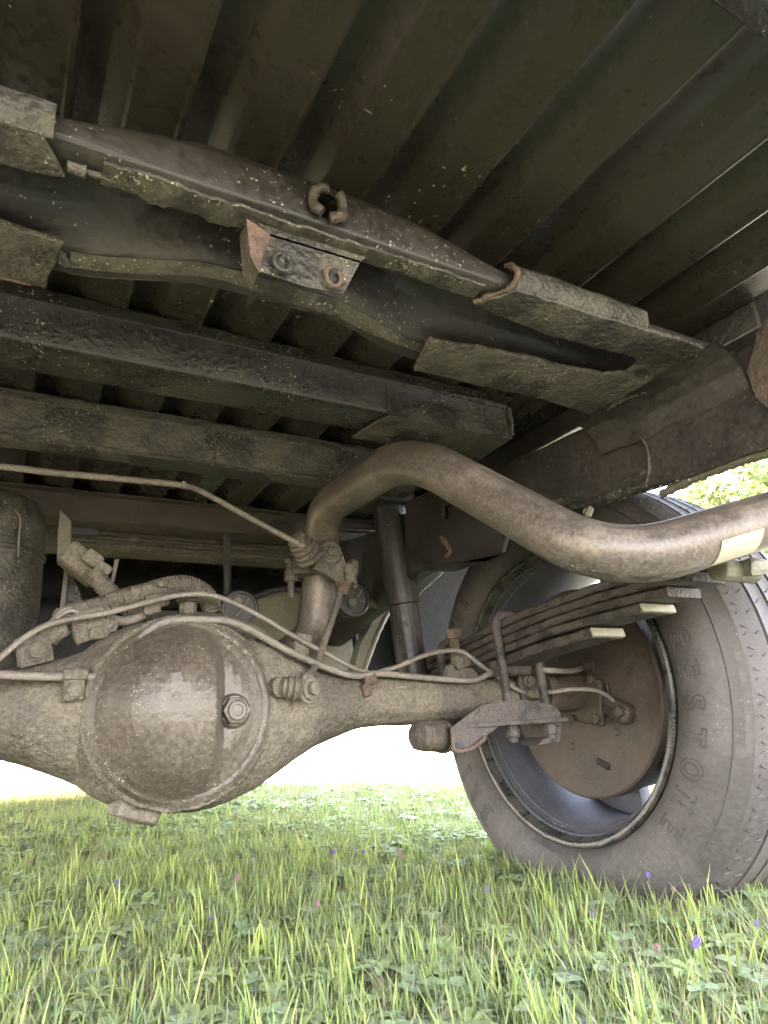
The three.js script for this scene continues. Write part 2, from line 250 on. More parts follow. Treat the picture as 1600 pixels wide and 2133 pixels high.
// ---- bed floor with lengthwise ribs
{
  const P = [[-0.42, 0.73]], edges = [-0.36, -0.29, -0.2225, -0.1475, -0.0722, 0.003, 0.0765, 0.151, 0.2265, 0.304, 0.380, 0.480, 0.556, 0.632];
  for (const e of edges) { P.push([e - 0.054, 0.7455], [e - 0.050, 0.7445], [e - 0.0405, 0.7320], [e - 0.036, 0.7305], [e - 0.022, 0.7300], [e - 0.019, 0.7285], [e - 0.005, 0.7283], [e - 0.003, 0.7270], [e - 0.0005, 0.7276], [e + 0.003, 0.7440], [e + 0.006, 0.7455]); }
  P[0] = [-0.43, 0.7455]; P.push([0.70, 0.7455]); P.sort((a, b) => a[0] - b[0]);
  const Q = P.map(p => [p[0], p[1]]), zs = lin(-1.82, 0.12, 24), pos = [], T = 0.018;
  const at = (p, z, up) => [p[0], p[1] + up + 0.0015 * (n3(p[0] * 9, z * 9, 0, 4) - 0.5), z];
  for (let k = 0; k + 1 < zs.length; k++) for (let i = 0; i + 1 < Q.length; i++) { pos.push(...at(Q[i], zs[k], 0), ...at(Q[i + 1], zs[k], 0), ...at(Q[i + 1], zs[k + 1], 0), ...at(Q[i], zs[k], 0), ...at(Q[i + 1], zs[k + 1], 0), ...at(Q[i], zs[k + 1], 0)); }
  const g = new THREE.BufferGeometry(); g.setAttribute('position', new THREE.Float32BufferAttribute(pos, 3));
  part(truck, 'bed_floor', [flat(g, 0.5), rbox([0.135, 0.757, -0.85], [1.13, 0.02, 1.94], 0.002)], M.bed);
}
// ---- bed sills: hat sections under the floor
function sill(z0, z1, yb, xa, xb, mat_, name = 'bed_crossmember') {
  const poly = roundPoly([[z0 + 0.022, 0.7275], [z0 + 0.004, 0.7265], [z0, yb], [z1, yb], [z1 - 0.004, 0.7265], [z1 - 0.03, 0.7275]], 0.006, 4);
  return part(truck, name, sheet(poly.map(p => [p[0], p[1]]), 0.0025, lin(xa, xb, 30), (x, z, y) => [0.001 * (n3(x * 20, y * 20, z, 5) - 0.5), 0.0015 * (n3(x * 14, z * 30, y, 6) - 0.5)]), mat_);
}
const bead = (pts, r, seg = 160) => tube(pts, r, { seg, rad: 8, lumps: r * (r > 0.004 ? 0.4 : 0.7) });
{
  const s1 = sill(-0.645, -0.702, 0.681, -0.40, 0.572, M.sill);
  // reinforced end of the first sill
  part(s1, 'end_bracket', [slab([[0.385, 0.724, -0.6405], [0.573, 0.724, -0.6405], [0.576, 0.6775, -0.6405], [0.385, 0.6775, -0.6405]], [0, 0, -0.0035]),
    slab([[0.385, 0.6775, -0.6405], [0.576, 0.6775, -0.6405], [0.578, 0.675, -0.712], [0.37, 0.675, -0.712]], [0, -0.0025, 0]), slab([[0.576, 0.724, -0.6405], [0.576, 0.676, -0.6405], [0.576, 0.676, -0.70], [0.576, 0.724, -0.70]], [0.003, 0, 0])], M.coat);
  part(s1, 'weld_seam', [bead([[0.41, 0.722, -0.639], [0.5, 0.7225, -0.639], [0.57, 0.7215, -0.639]], 0.0032), bead([[0.384, 0.718, -0.6395], [0.386, 0.70, -0.6395], [0.385, 0.682, -0.6395]], 0.0018, 60), bead([[0.577, 0.72, -0.639], [0.5785, 0.70, -0.639], [0.577, 0.68, -0.639]], 0.003, 60)], M.coat);
  const s2 = sill(-0.866, -0.905, 0.676, -0.40, 0.56, M.coat);
  part(s2, 'weld_seam', [bead([[-0.1, 0.7185, -0.8645], [0.1, 0.719, -0.8645], [0.3, 0.7195, -0.8645], [0.56, 0.719, -0.8645]], 0.0028, 300), bead([[0.231, 0.72, -0.8635], [0.233, 0.70, -0.8635], [0.231, 0.678, -0.8635]], 0.003, 80), bead([[-0.1, 0.677, -0.865], [0.2, 0.676, -0.865], [0.55, 0.677, -0.865]], 0.0016, 260)], M.coat);
  part(s2, 'joint_plate', slab([[0.12, 0.6735, -0.87], [0.30, 0.673, -0.87], [0.33, 0.673, -0.902], [0.13, 0.6735, -0.902]], [0, -0.002, 0]), M.rail);
  const s3 = sill(-1.205, -1.262, 0.684, -0.40, 0.70, M.plate);
  part(s3, 'end_bracket', [slab([[0.432, 0.721, -1.2], [0.68, 0.738, -1.2], [0.66, 0.665, -1.2], [0.513, 0.692, -1.2], [0.432, 0.69, -1.2]], [0, 0, -0.004])], M.coat);
  part(s3, 'weld_seam', bead([[0.564, 0.709, -1.196], [0.608, 0.708, -1.196], [0.671, 0.711, -1.196]], 0.005, 90), M.coat);
  sill(-0.140, -0.10, 0.690, -0.40, 0.70, M.sill);
}

// ---- frame crossmember: an open channel with forked end plates
{
  const waist = (x, z, y) => { const e = sstep(0.04, 0.16, Math.abs(x - CX)), f = sstep(-0.40, -0.43, z); const e2 = sstep(0.06, 0.2, Math.abs(x - CX)), g2 = sstep(0.66, 0.70, y); return [-(0.03 * e) * f + 0.0015 * (n3(x * 12, y * 30, z * 30, 2) - 0.5), -0.024 * e2 * g2 + 0.001 * (n3(x * 16, z * 40, 0, 7) - 0.5)]; };
  const poly = roundPoly([[-0.3815, 0.6560], [-0.3625, 0.6560], [-0.3585, 0.660], [-0.3600, 0.694], [-0.374, 0.709], [-0.408, 0.714], [-0.422, 0.706], [-0.430, 0.672], [-0.437, 0.6575], [-0.455, 0.6560]], 0.007, 5);
  let g = sheet(poly, 0.003, lin(-0.38, 0.70, 60), waist);
  try { // the round opening in the rear wall
    const b = new Brush(mergeVertices(new THREE.BufferGeometry().setAttribute('position', g.attributes.position)));
    b.geometry.computeVertexNormals(); b.geometry.setAttribute('uv', new THREE.Float32BufferAttribute(new Float32Array(b.geometry.attributes.position.count * 2), 2));
    const c = new THREE.CylinderGeometry(0.0125, 0.0125, 0.05, 28); c.rotateX(Math.PI / 2); c.translate(...[0.176, 0.676, -0.36]); const d = new Brush(c); b.updateMatrixWorld(); d.updateMatrixWorld();
    const ev = new Evaluator(); ev.attributes = ['position', 'normal', 'uv']; const r = ev.evaluate(b, d, SUBTRACTION).geometry; if (r.attributes.position.count > 100) g = flat(r, 0.6);
  } catch (e) { console.log('csg', e.message); }
  const cm = part(truck, 'frame_crossmember', g, M.rail);
  // forked plates, right and (mirrored) left
  const half = [[0.322, -0.3815], [0.342, -0.352], [0.42, -0.350], [0.497, -0.348], [0.528, -0.346], [0.645, -0.350], [0.645, -0.520], [0.612, -0.511], [0.56, -0.500], [0.498, -0.495], [0.42, -0.497], [0.333, -0.497], [0.318, -0.446], [0.37, -0.437], [0.42, -0.433], [0.49, -0.430], [0.522, -0.426], [0.540, -0.413], [0.538, -0.397], [0.525, -0.388], [0.47, -0.391], [0.406, -0.392], [0.36, -0.388]];
  const hole = () => { const h = new THREE.Path(); h.absellipse(0.559, 0.408, 0.0125, 0.007, 0, Math.PI * 2, false, 0.35); return h; };
  const jag = (p, s) => { const o = []; for (let i = 0; i < p.length; i++) { const a = p[i], b = p[(i + 1) % p.length], n = Math.max(1, Math.round(Math.hypot(b[0] - a[0], b[1] - a[1]) / 0.012)); for (let k = 0; k < n; k++) { const t = k / n, x = mix(a[0], b[0], t), z = mix(a[1], b[1], t); o.push([x + (n3(x * 130, z * 130, 0, s) - 0.5) * 0.003, z + (n3(x * 130, z * 130, 3, s) - 0.5) * 0.003]); } } return o; };
  const wallR = roundPoly([[-0.3535, 0.700], [-0.352, 0.660], [-0.360, 0.6495]], 0.006);
  const ep = part(cm, 'end_plate', [plateXZ(jag(half, 5), 0.6485, 0.6535, [hole()]), sheet([[-0.3640, 0.6805], [-0.3570, 0.677], [-0.3500, 0.668], [-0.3505, 0.658], [-0.3560, 0.652]], 0.003, lin(0.343, 0.500, 12), (x, z, y) => [0.002 * (n3(x * 60, y * 60, 0, 9) - 0.5), 0.003 * (n3(x * 50, y * 40, 1, 9) - 0.5)])], M.coat);
  const left = half.filter(p => p[0] < 0.5).map(p => [2 * CX + 0.002 - p[0], p[1]]); left.splice(4, 0, [-0.38, -0.348], [-0.38, -0.497]);
  const lp = [[0.004, -0.3815], [-0.010, -0.352], [-0.36, -0.348], [-0.36, -0.395], [-0.05, -0.388]], lq = [[0.008, -0.446], [-0.05, -0.438], [-0.36, -0.436], [-0.36, -0.505], [0.001, -0.503]];
  part(cm, 'end_plate', [plateXZ(jag(lp, 6), 0.6485, 0.6535), plateXZ(jag(lq, 7), 0.6485, 0.6535), sheet([[-0.3680, 0.6815], [-0.3580, 0.677], [-0.3490, 0.668], [-0.3500, 0.658], [-0.3560, 0.652]], 0.003, lin(-0.36, -0.004, 30), (x, z, y) => [0.003 * (n3(x * 60, y * 60, 0, 12) - 0.5), 0.003 * (n3(x * 50, y * 40, 1, 12) - 0.5)])], M.coat);
  part(cm, 'rusty_edge', [bead([[0.322, 0.6515, -0.3825], [0.330, 0.652, -0.370], [0.341, 0.654, -0.354], [0.343, 0.665, -0.3485], [0.344, 0.679, -0.358]], 0.0026, 80), bead([[0.334, 0.651, -0.497], [0.326, 0.6515, -0.472], [0.319, 0.652, -0.446]], 0.0026, 60), bead([[-0.06, 0.650, -0.5035], [-0.02, 0.650, -0.503], [0.001, 0.650, -0.502]], 0.0018, 60)], M.rust, 'rust red broken edge of the plate');
  part(cm, 'weld_bead', [bead([[0.005, 0.654, -0.376], [0.011, 0.654, -0.376], [0.016, 0.654, -0.376]], 0.0045, 60), bead([[0.015, 0.654, -0.376], [0.023, 0.654, -0.376], [0.032, 0.654, -0.377]], 0.0025, 60), bead([[0.005, 0.654, -0.462], [0.009, 0.654, -0.465], [0.013, 0.654, -0.472]], 0.004, 40)], M.coat);
  // bounce light from the grass, painted as a pale strip along the rear flange
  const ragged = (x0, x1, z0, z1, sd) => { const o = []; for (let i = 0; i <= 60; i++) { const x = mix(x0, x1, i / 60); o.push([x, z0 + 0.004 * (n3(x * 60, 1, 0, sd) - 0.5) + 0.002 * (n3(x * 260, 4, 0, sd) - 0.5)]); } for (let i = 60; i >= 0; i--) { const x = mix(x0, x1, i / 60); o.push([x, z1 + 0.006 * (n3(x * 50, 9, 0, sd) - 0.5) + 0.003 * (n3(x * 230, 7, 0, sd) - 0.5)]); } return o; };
  part(cm, 'bounce_lit_lip', [plateXZ(ragged(0.025, 0.118, -0.3625, -0.3825, 21), 0.6528, 0.6558, [], 0.0006), plateXZ(ragged(0.112, 0.32, -0.3620, -0.3780, 22), 0.6532, 0.6558, [], 0.0006)], M.lip, 'lower lip of the channel with bounce light painted pale');
  part(cm, 'bounce_lit_lip', sheet([[-0.4330, 0.6575], [-0.4360, 0.6552], [-0.4555, 0.6548]], 0.0012, lin(0.015, 0.325, 40), (x, z, y) => { const q = waist(x, -0.45, y); return [q[0] + 0.002 * (n3(x * 90, 2, 0, 31) - 0.5), 0]; }), M.lip, 'rolled lower edge of the channel with light painted pale');  // light caught by the front flange, put into this strip's pale colour
  // rubber ring in the opening
  const o = [0.174, 0.673, -0.357], arc = (a0, a1, r) => Array.from({ length: 9 }, (_, i) => { const a = mix(a0, a1, i / 8); return [o[0] + r * Math.cos(a), o[1] + r * Math.sin(a), o[2] + 0.003 + 0.002 * Math.sin(i)]; });
  part(cm, 'grommet', [tube(arc(1.7, 4.2, 0.0125), 0.0036, { seg: 30, rad: 9, lumps: 0.0015 }), tube(arc(-1.5, 1.0, 0.0125), 0.0042, { seg: 30, rad: 9, lumps: 0.0015 })], M.plate);
  // hoist bracket under the channel
  const c = [[0.136, 0.647, -0.372], [0.208, 0.648, -0.372], [0.192, 0.614, -0.372], [0.163, 0.611, -0.372], [0.128, 0.613, -0.372]];
  const hb = part(cm, 'hoist_bracket', [slab(c, [0.002, 0.004, -0.006]), slab([[0.119, 0.657, -0.372], [0.136, 0.647, -0.372], [0.128, 0.613, -0.372], [0.122, 0.623, -0.372]], [0.004, 0.006, -0.03]), slab([[0.119, 0.657, -0.372], [0.215, 0.656, -0.372], [0.207, 0.646, -0.372], [0.135, 0.645, -0.372]], [0.002, 0.008, -0.02])], M.coat);
  part(hb, 'rusty_side', slab([[0.118, 0.652, -0.37], [0.134, 0.646, -0.37], [0.127, 0.611, -0.37], [0.121, 0.621, -0.37]], [0.002, 0.001, -0.002]), M.rust, 'rust red side of the bracket');
  const loop = (px, r, s) => { const k = []; for (let i = 0; i <= 14; i++) { const a = Math.PI * (0.15 + 1.7 * i / 14) + 1.3; k.push([px[0] + r * Math.cos(a), px[1] + s * Math.sin(a) * 1.0, px[2]]); } return tube(k, 0.0019, { seg: 40, rad: 8 }); };
  part(hb, 'wire_loop', [loop([0.143, 0.622, -0.367], 0.006, 0.007)], M.rail); part(hb, 'wire_loop', [loop([0.182, 0.622, -0.367], 0.006, 0.008)], M.rust);
  part(hb, 'slot', slab([[0.14, 0.634, -0.37], [0.148, 0.634, -0.37], [0.145, 0.619, -0.37], [0.134, 0.619, -0.37]], [0, 0, -0.0006]), M.dark); part(hb, 'slot', slab([[0.182, 0.633, -0.37], [0.191, 0.633, -0.37], [0.187, 0.621, -0.37], [0.179, 0.619, -0.37]], [0, 0, -0.0006]), M.dark);
  // small square clip inside the channel and a ribbed plug
  part(cm, 'clip', [rbox([0.044, 0.691, -0.424], [0.006, 0.006, 0.006], 0.001), rbox([0.048, 0.692, -0.424], [0.004, 0.006, 0.006], 0.001)], M.rail);
  const pc = [0.34, 0.723, -0.44]; part(cm, 'ribbed_plug', Array.from({ length: 6 }, (_, i) => cyl([pc[0], pc[1] + i * 0.004, pc[2]], [pc[0], pc[1] + i * 0.004 + 0.0025, pc[2]], 0.011 - i * 0.0004)), M.dark);
}

// ---- frame rails
{
  // [z, yTop, yBottom] along the right rail, kicked up over the axle
  const st = [[-0.20, 0.655, 0.545], [-0.35, 0.655, 0.552], [-0.45, 0.657, 0.557], [-0.55, 0.661, 0.563], [-0.65, 0.668, 0.573], [-0.72, 0.676, 0.566], [-0.80, 0.684, 0.553], [-0.90, 0.690, 0.556], [-0.98, 0.690, 0.566], [-1.15, 0.66, 0.53], [-1.35, 0.62, 0.49], [-1.7, 0.60, 0.46], [-2.4, 0.60, 0.46], [-3.4, 0.60, 0.46]];
  const rs = []; { const c = new THREE.CatmullRomCurve3(st.map(V), false, 'catmullrom', 0.35); for (let i = 0; i <= 90; i++) rs.push(c.getPoint(i / 90).toArray()); }
  const railGeo = (x0, x1, r) => { // box section with rounded lower edge
    const pos = [], rr = 0.012, ring = s => { const [z, t, b] = s, o = []; for (let k = 0; k <= 5; k++) { const a = k / 5 * Math.PI / 2; o.push([x0 + rr - rr * Math.cos(a), b + rr - rr * Math.sin(a), z]); } o.push([x1, b, z], [x1, t, z], [x0 + 0.004, t, z], [x0, t - 0.004, z]); return o.map(q => [q[0] + (q[0] < (x0 + x1) / 2 ? 0.002 * (n3(q[2] * 14, q[1] * 14, r, 3) - 0.5) : 0), q[1] + 0.003 * (n3(q[2] * 30, q[0] * 30, r, 4) - 0.5), q[2]]); };
    const R = rs.map(ring), m = R[0].length;
    for (let i = 0; i + 1 < R.length; i++) for (let j = 0; j < m; j++) { const k = (j + 1) % m; pos.push(...R[i][j], ...R[i + 1][k], ...R[i + 1][j], ...R[i][j], ...R[i][k], ...R[i + 1][k]); }
    for (const e of [R[0], R[R.length - 1]]) for (let j = 1; j + 1 < m; j++) pos.push(...e[0], ...e[j], ...e[j + 1]);
    const g = new THREE.BufferGeometry(); g.setAttribute('position', new THREE.Float32BufferAttribute(pos, 3)); return flat(g, 0.6);
  };
  const rail = part(truck, 'frame_rail', railGeo(0.62, 0.652, 1), M.rail);
  // weld flange along the lower edge, with blobs of coating
  const low = rs.filter(s => s[0] > -0.70 && s[0] < -0.22).map(s => [0.628, s[2] + 0.001, s[0]]);
  part(rail, 'lower_seam', [bead(low, 0.0075, 260), bead(low.map(q => [q[0] - 0.006, q[1] + 0.012, q[2]]), 0.003, 260)], M.coat);
  part(rail, 'coating_lump', [bead([[0.626, 0.541, -0.462], [0.626, 0.544, -0.423], [0.626, 0.544, -0.373], [0.626, 0.541, -0.329]], 0.005, 120), rbox([0.622, 0.551, -0.569], [0.01, 0.012, 0.012], 0.003, [0, 0, 0], 0.008, 4)], M.olive);
  const hole = (p, r, s = 1) => lathe(p, [-1, 0, 0], [[0, -0.004], [r * 0.85, -0.004], [r * 0.9, 0.0012], [r, 0.0018], [r * 1.12, 0.0012], [r * 1.2, -0.001]], 18);
  for (const [p, r] of [[[0.62, 0.657, -0.653], 0.0045], [[0.62, 0.631, -0.512], 0.0045], [[0.62, 0.671, -0.694], 0.0022]]) part(rail, 'bolt_hole', hole(p, r), M.black);
  // gusset between crossmember plate and rail
  const gp = [[0.618, 0.647, -0.509], [0.618, 0.638, -0.46], [0.618, 0.626, -0.405], [0.618, 0.609, -0.317], [0.618, 0.542, -0.314], [0.618, 0.545, -0.352], [0.618, 0.545, -0.411], [0.618, 0.553, -0.472], [0.618, 0.587, -0.465], [0.618, 0.628, -0.478]];
  part(rail, 'gusset_plate', [slab(gp, [0.003, 0, 0]), (() => { const pos = [], nu = 20, nv = 60, P = (i, k) => { const t = i / nu * Math.PI / 2, z = mix(-0.335, -0.530, k / nv), r = 0.042 - 0.008 * sstep(-0.44, -0.53, z) - 0.004 * Math.exp(-(((z + 0.43) / 0.02) ** 2)), b = 0.003 * (n3(i * 0.3, z * 22, 0, 61) - 0.5); return [0.6165 - r + r * Math.sin(t) - b, 0.6475 - r + r * Math.cos(t) - b, z]; }; const q = (a, b, c, d) => pos.push(...a, ...b, ...c, ...a, ...c, ...d);
    for (let i = 0; i < nu; i++) for (let k = 0; k < nv; k++) { q(P(i, k), P(i + 1, k), P(i + 1, k + 1), P(i, k + 1)); const U = v => [v[0] + 0.003, v[1] + 0.003, v[2]]; q(U(P(i, k)), U(P(i, k + 1)), U(P(i + 1, k + 1)), U(P(i + 1, k))); }
    const g = new THREE.BufferGeometry(); g.setAttribute('position', new THREE.Float32BufferAttribute(pos, 3)); return flat(g, 1); })()], M.rail);
  part(rail, 'weld_scar', [bead([[0.617, 0.645, -0.512], [0.617, 0.63, -0.482], [0.617, 0.599, -0.464], [0.617, 0.572, -0.465], [0.617, 0.553, -0.475]], 0.0022, 120), bead([[0.60, 0.649, -0.50], [0.585, 0.648, -0.475], [0.59, 0.648, -0.44], [0.605, 0.648, -0.40]], 0.003, 90)], M.coat);
  // lower bracket ahead of the axle: square hole, rust
  const zy = [[0.605, 0.695, -0.968], [0.605, 0.686, -0.874], [0.605, 0.571, -0.697], [0.605, 0.539, -0.72], [0.605, 0.537, -0.761], [0.605, 0.552, -0.826], [0.605, 0.561, -0.893], [0.605, 0.602, -0.971]].map(q => new THREE.Vector2(-q[2], q[1])), hs = new THREE.Shape(zy), hc = [[0.605, 0.65, -0.856], [0.605, 0.646, -0.827], [0.605, 0.623, -0.828], [0.605, 0.627, -0.857]].map(q => new THREE.Vector2(-q[2], q[1])); hs.holes.push(new THREE.Path(hc));
  const hg = new THREE.ExtrudeGeometry(hs, { depth: 0.006, bevelEnabled: true, bevelSize: 0.0008, bevelThickness: 0.0008, bevelSegments: 1, bevelOffset: -0.0008 }); hg.rotateY(Math.PI / 2); hg.translate(0.605, 0, 0);
  const lb = part(rail, 'spring_bracket', [flat(hg, 0.4), slab([[0.604, 0.551, -0.824], [0.604, 0.537, -0.759], [0.604, 0.538, -0.719], [0.65, 0.556, -0.774], [0.65, 0.55, -0.818], [0.65, 0.562, -0.882]], [0, -0.003, 0])], M.rail);
  part(lb, 'rust_patch', bead([[0.604, 0.599, -0.865], [0.604, 0.584, -0.851], [0.604, 0.57, -0.845], [0.604, 0.567, -0.856]], 0.0045, 60), M.rust, 'flaked rust red patch');
  part(rail, 'rear_hanger', [slab([[0.612, 0.624, -0.331], [0.612, 0.639, -0.321], [0.612, 0.657, -0.312], [0.612, 0.666, -0.299], [0.612, 0.655, -0.265], [0.612, 0.572, -0.285], [0.612, 0.578, -0.32], [0.612, 0.593, -0.329]], [0.02, 0, 0])], M.plate, 'rust brown hanger at the end of the rail');
  const lr = part(truck, 'frame_rail', railGeo(-0.364, -0.294, 5), M.rail);
}

// ---- rear axle
{
  const rows = [[-0.36, 0.392, 0.314, 0.038, -0.884], [-0.12, 0.392, 0.312, 0.039, -0.884], [-0.06, 0.393, 0.312, 0.042, -0.884], [0.0, 0.399, 0.306, 0.05, -0.884], [0.064, 0.410, 0.282, 0.069, -0.884], [0.115, 0.432, 0.257, 0.077, -0.884], [0.153, 0.453, 0.240, 0.078, -0.884], [0.2, 0.468, 0.230, 0.08, -0.884], [0.244, 0.468, 0.232, 0.077, -0.884], [0.291, 0.455, 0.247, 0.077, -0.884], [0.335, 0.424, 0.271, 0.068, -0.884], [0.385, 0.396, 0.296, 0.053, -0.884], [0.454, 0.386, 0.313, 0.039, -0.884], [0.56, 0.383, 0.313, 0.0365, -0.884], [0.66, 0.379, 0.312, 0.036, -0.884], [0.775, 0.379, 0.313, 0.035, -0.884]];
  const ax = part(truck, 'rear_axle', loftX(resample(rows, 110), 56, 0.0016, 2.2), M.axle);
  // round cover: outer ring, half dome on the left, flat face on the right
  const R = 0.103, cx = 0.188, cy = 0.345, z0 = -0.806, nr = 46, na = 120, pos = [];
  const H = (u, v) => { const r = Math.hypot(u, v); let h = 0.003 * sstep(1.0, 0.95, r) - 0.0025 * sstep(0.955, 0.925, r) + 0.004 * sstep(0.91, 0.86, r) + 0.009 * sstep(0.86, 0.60, r);
    const uu = (u + 0.12) / 0.84, vv = (v + 0.01) / 0.95, q = uu * uu + vv * vv, dome = Math.pow(Math.max(0, 1 - q), 0.92) , side = 1 - sstep(0.22, 0.44, u + 0.03 * v * v);
    h += 0.048 * dome * side + 0.006 * Math.exp(-(((u + 0.2) / 0.12) ** 2)) * sstep(0.0, 0.35, v) * (1 - sstep(0.4, 0.75, v)); return h; };
  const at = (i, k) => { const r = i / nr * 1.0, a = k / na * 2 * Math.PI, u = r * Math.cos(a), v = r * Math.sin(a); const j = 0.0006 * (n3(u * 22, v * 22, 0, 5) - 0.5); return [cx + u * R, cy + v * R * 1.0, z0 + H(u, v) + j]; };
  for (let i = 0; i < nr; i++) for (let k = 0; k < na; k++) pos.push(...at(i, k), ...at(i + 1, k), ...at(i + 1, k + 1), ...at(i, k), ...at(i + 1, k + 1), ...at(i, k + 1));
  const g = new THREE.BufferGeometry(); g.setAttribute('position', new THREE.Float32BufferAttribute(pos, 3));
  const rim = lathe([cx, cy, z0 - 0.06], [0, 0, 1], [[R + 0.034, 0], [R + 0.021, 0.028], [R + 0.011, 0.046], [R + 0.004, 0.055], [R - 0.001, 0.0585], [R - 0.006, 0.0597]], 90, 1.4);
  { const p = rim.attributes.position; for (let i = 0; i < p.count; i++) { const dx = p.getX(i) - cx, dy = p.getY(i) - cy, r = Math.hypot(dx, dy), w = (dy / r) ** 2, e = Math.max(0, r - R - 0.004), q = r - e * (0.78 * w + 0.1); p.setXY(i, cx + dx * q / r, cy + dy * q / r); } rim.computeVertexNormals(); const cr = toCreasedNormals(rim, 1.4); rim.setAttribute('normal', cr.attributes.normal); }
  const dc = part(ax, 'differential_cover', [flat(g, 1.2)], M.cover); part(ax, 'housing_flange', rim, M.axle);
  part(ax, 'cover_weld', bead(Array.from({ length: 41 }, (_, i) => { const a = i / 40 * 2 * Math.PI; return [cx + (R + 0.003) * Math.cos(a), cy + (R + 0.003) * Math.sin(a), z0 - 0.007]; }), 0.0024, 260), M.axle);
  const fp = [0.241, 0.34, -0.79]; part(ax, 'fill_plug', [cyl([fp[0], fp[1], -0.81], [fp[0], fp[1], -0.787], 0.0215, 0.0195, 36, 0.003), ...hexBolt([fp[0], fp[1], -0.788], [0, 0, 1], 0.0165, 0.012), lathe([fp[0], fp[1], -0.776], [0, 0, 1], [[0, -0.003], [0.005, -0.003], [0.0065, 0.0004], [0.010, 0.0008], [0.012, -0.001]], 24)], M.cover);
  part(ax, 'drain_boss', [rbox([0.146, 0.240, -0.845], [0.050, 0.020, 0.05], 0.006, [0, 0, -0.36], 0.002), ...hexBolt([0.145, 0.233, -0.842], [-0.3, -1, 0], 0.012, 0.005)], M.axle);
  // link pin on the right shoulder
  const lp0 = [0.304, 0.366, -0.8], lp1 = [0.333, 0.362, -0.79];
  part(ax, 'link_pin', [cyl([lp0[0] - 0.01, lp0[1], lp0[2] - 0.035], lp0, 0.013, 0.013), cyl(lp0, lp1, 0.0125, 0.0125), lathe(lp1, [0.35, 0, 1], [[0, 0], [0.0165, 0], [0.017, 0.003], [0.014, 0.005], [0.0135, 0.008], [0.0, 0.008]], 24), ...hexBolt(V(lp1).add(new THREE.Vector3(0.003, 0, 0.008)).toArray(), [0.35, 0, 1], 0.0085, 0.007), ...[0, 1, 2].map(i => { const c = V(lp0).lerp(V(lp1), 0.25 + i * 0.25); return lathe(c.toArray(), [lp1[0] - lp0[0], lp1[1] - lp0[1], lp1[2] - lp0[2]], [[0.0125, -0.003], [0.0155, 0], [0.0125, 0.003]], 24); })], M.axle);
  // clips, brackets and fittings along the housing
  const cl = [0.072, 0.369, -0.812]; part(ax, 'line_clip', [rbox(cl, [0.022, 0.024, 0.012], 0.003, [0, 0, 0.05], 0.001), ...hexBolt([cl[0], cl[1] - 0.001, cl[2] + 0.006], [0, 0, 1], 0.0075, 0.005, 0.009), rbox([cl[0], cl[1] + 0.016, cl[2] + 0.002], [0.026, 0.012, 0.012], 0.003)], M.axle);
  const c2 = [0.446, 0.378, -0.842]; part(ax, 'line_clip', [rbox(c2, [0.020, 0.016, 0.012], 0.003, [0, 0, 0.1], 0.003, 3), rbox([c2[0] - 0.004, c2[1] - 0.016, c2[2]], [0.013, 0.018, 0.010], 0.003, [0, 0, 0.2], 0.003, 4)], M.rust);
  const c3 = [0.353, 0.425, -0.855]; part(ax, 'line_bracket', [rbox(c3, [0.024, 0.030, 0.012], 0.004, [0, 0, -0.25], 0.003, 5), rbox([c3[0] + 0.004, c3[1] - 0.022, c3[2] - 0.008], [0.022, 0.024, 0.006], 0.002, [0, 0, -0.1])], M.axle);
  const c4 = [0.204, 0.476, -0.872]; part(ax, 'breather_fitting', [cyl([c4[0], c4[1] - 0.014, c4[2]], [c4[0], c4[1] + 0.004, c4[2]], 0.011), cyl([c4[0], c4[1] + 0.004, c4[2]], [c4[0], c4[1] + 0.008, c4[2]], 0.0145), cyl([c4[0], c4[1] + 0.008, c4[2]], [c4[0], c4[1] + 0.016, c4[2]], 0.009)], M.axle);
  const c5 = [0.032, 0.416, -0.85]; part(ax, 'hose_bracket', [rbox(c5, [0.036, 0.032, 0.006], 0.003, [0, 0.2, 0.25], 0.004, 6), ...hexBolt([c5[0] + 0.002, c5[1] - 0.002, c5[2] + 0.004], [0.1, 0, 1], 0.009, 0.006, 0.011), rbox([c5[0] + 0.018, c5[1] + 0.02, c5[2] - 0.004], [0.03, 0.02, 0.006], 0.003, [0, 0, 0.5], 0.004, 9)], M.axle);
  // spring seat, lower plate and U-bolts are with the leaf spring; outer tube flange
  part(ax, 'axle_flange', [cyl([0.775, 0.352, -0.884], [0.79, 0.352, -0.884], 0.046), cyl([0.79, 0.352, -0.884], [0.872, 0.352, -0.884], 0.033), rbox([0.864, 0.338, -0.862], [0.012, 0.075, 0.085], 0.012, [0.2, 0, 0], 0.003, 3), ...[[-0.03, -0.03], [0.03, -0.032], [0.03, 0.03], [-0.03, 0.03]].map(q => hexBolt([0.857, 0.338 + q[1], -0.862 + q[0]], [-1, 0, 0], 0.008, 0.006)).flat()], M.plate);
  const pm = part(ax, 'bracket_plate', slab([[0.716, 0.404, -0.842], [0.774, 0.405, -0.842], [0.765, 0.345, -0.842], [0.752, 0.325, -0.842], [0.716, 0.331, -0.842], [0.711, 0.361, -0.842]], [0, 0, -0.004]), M.spring);
  part(pm, 'line_clamp', [rbox([0.729, 0.388, -0.838], [0.022, 0.016, 0.010], 0.003, [0, 0, 0], 0.002, 3), ...hexBolt([0.728, 0.369, -0.838], [0, 0, 1], 0.008, 0.007, 0.010), rbox([0.735, 0.348, -0.838], [0.028, 0.014, 0.012], 0.003, [0, 0, 0], 0.002, 4)], M.axle);
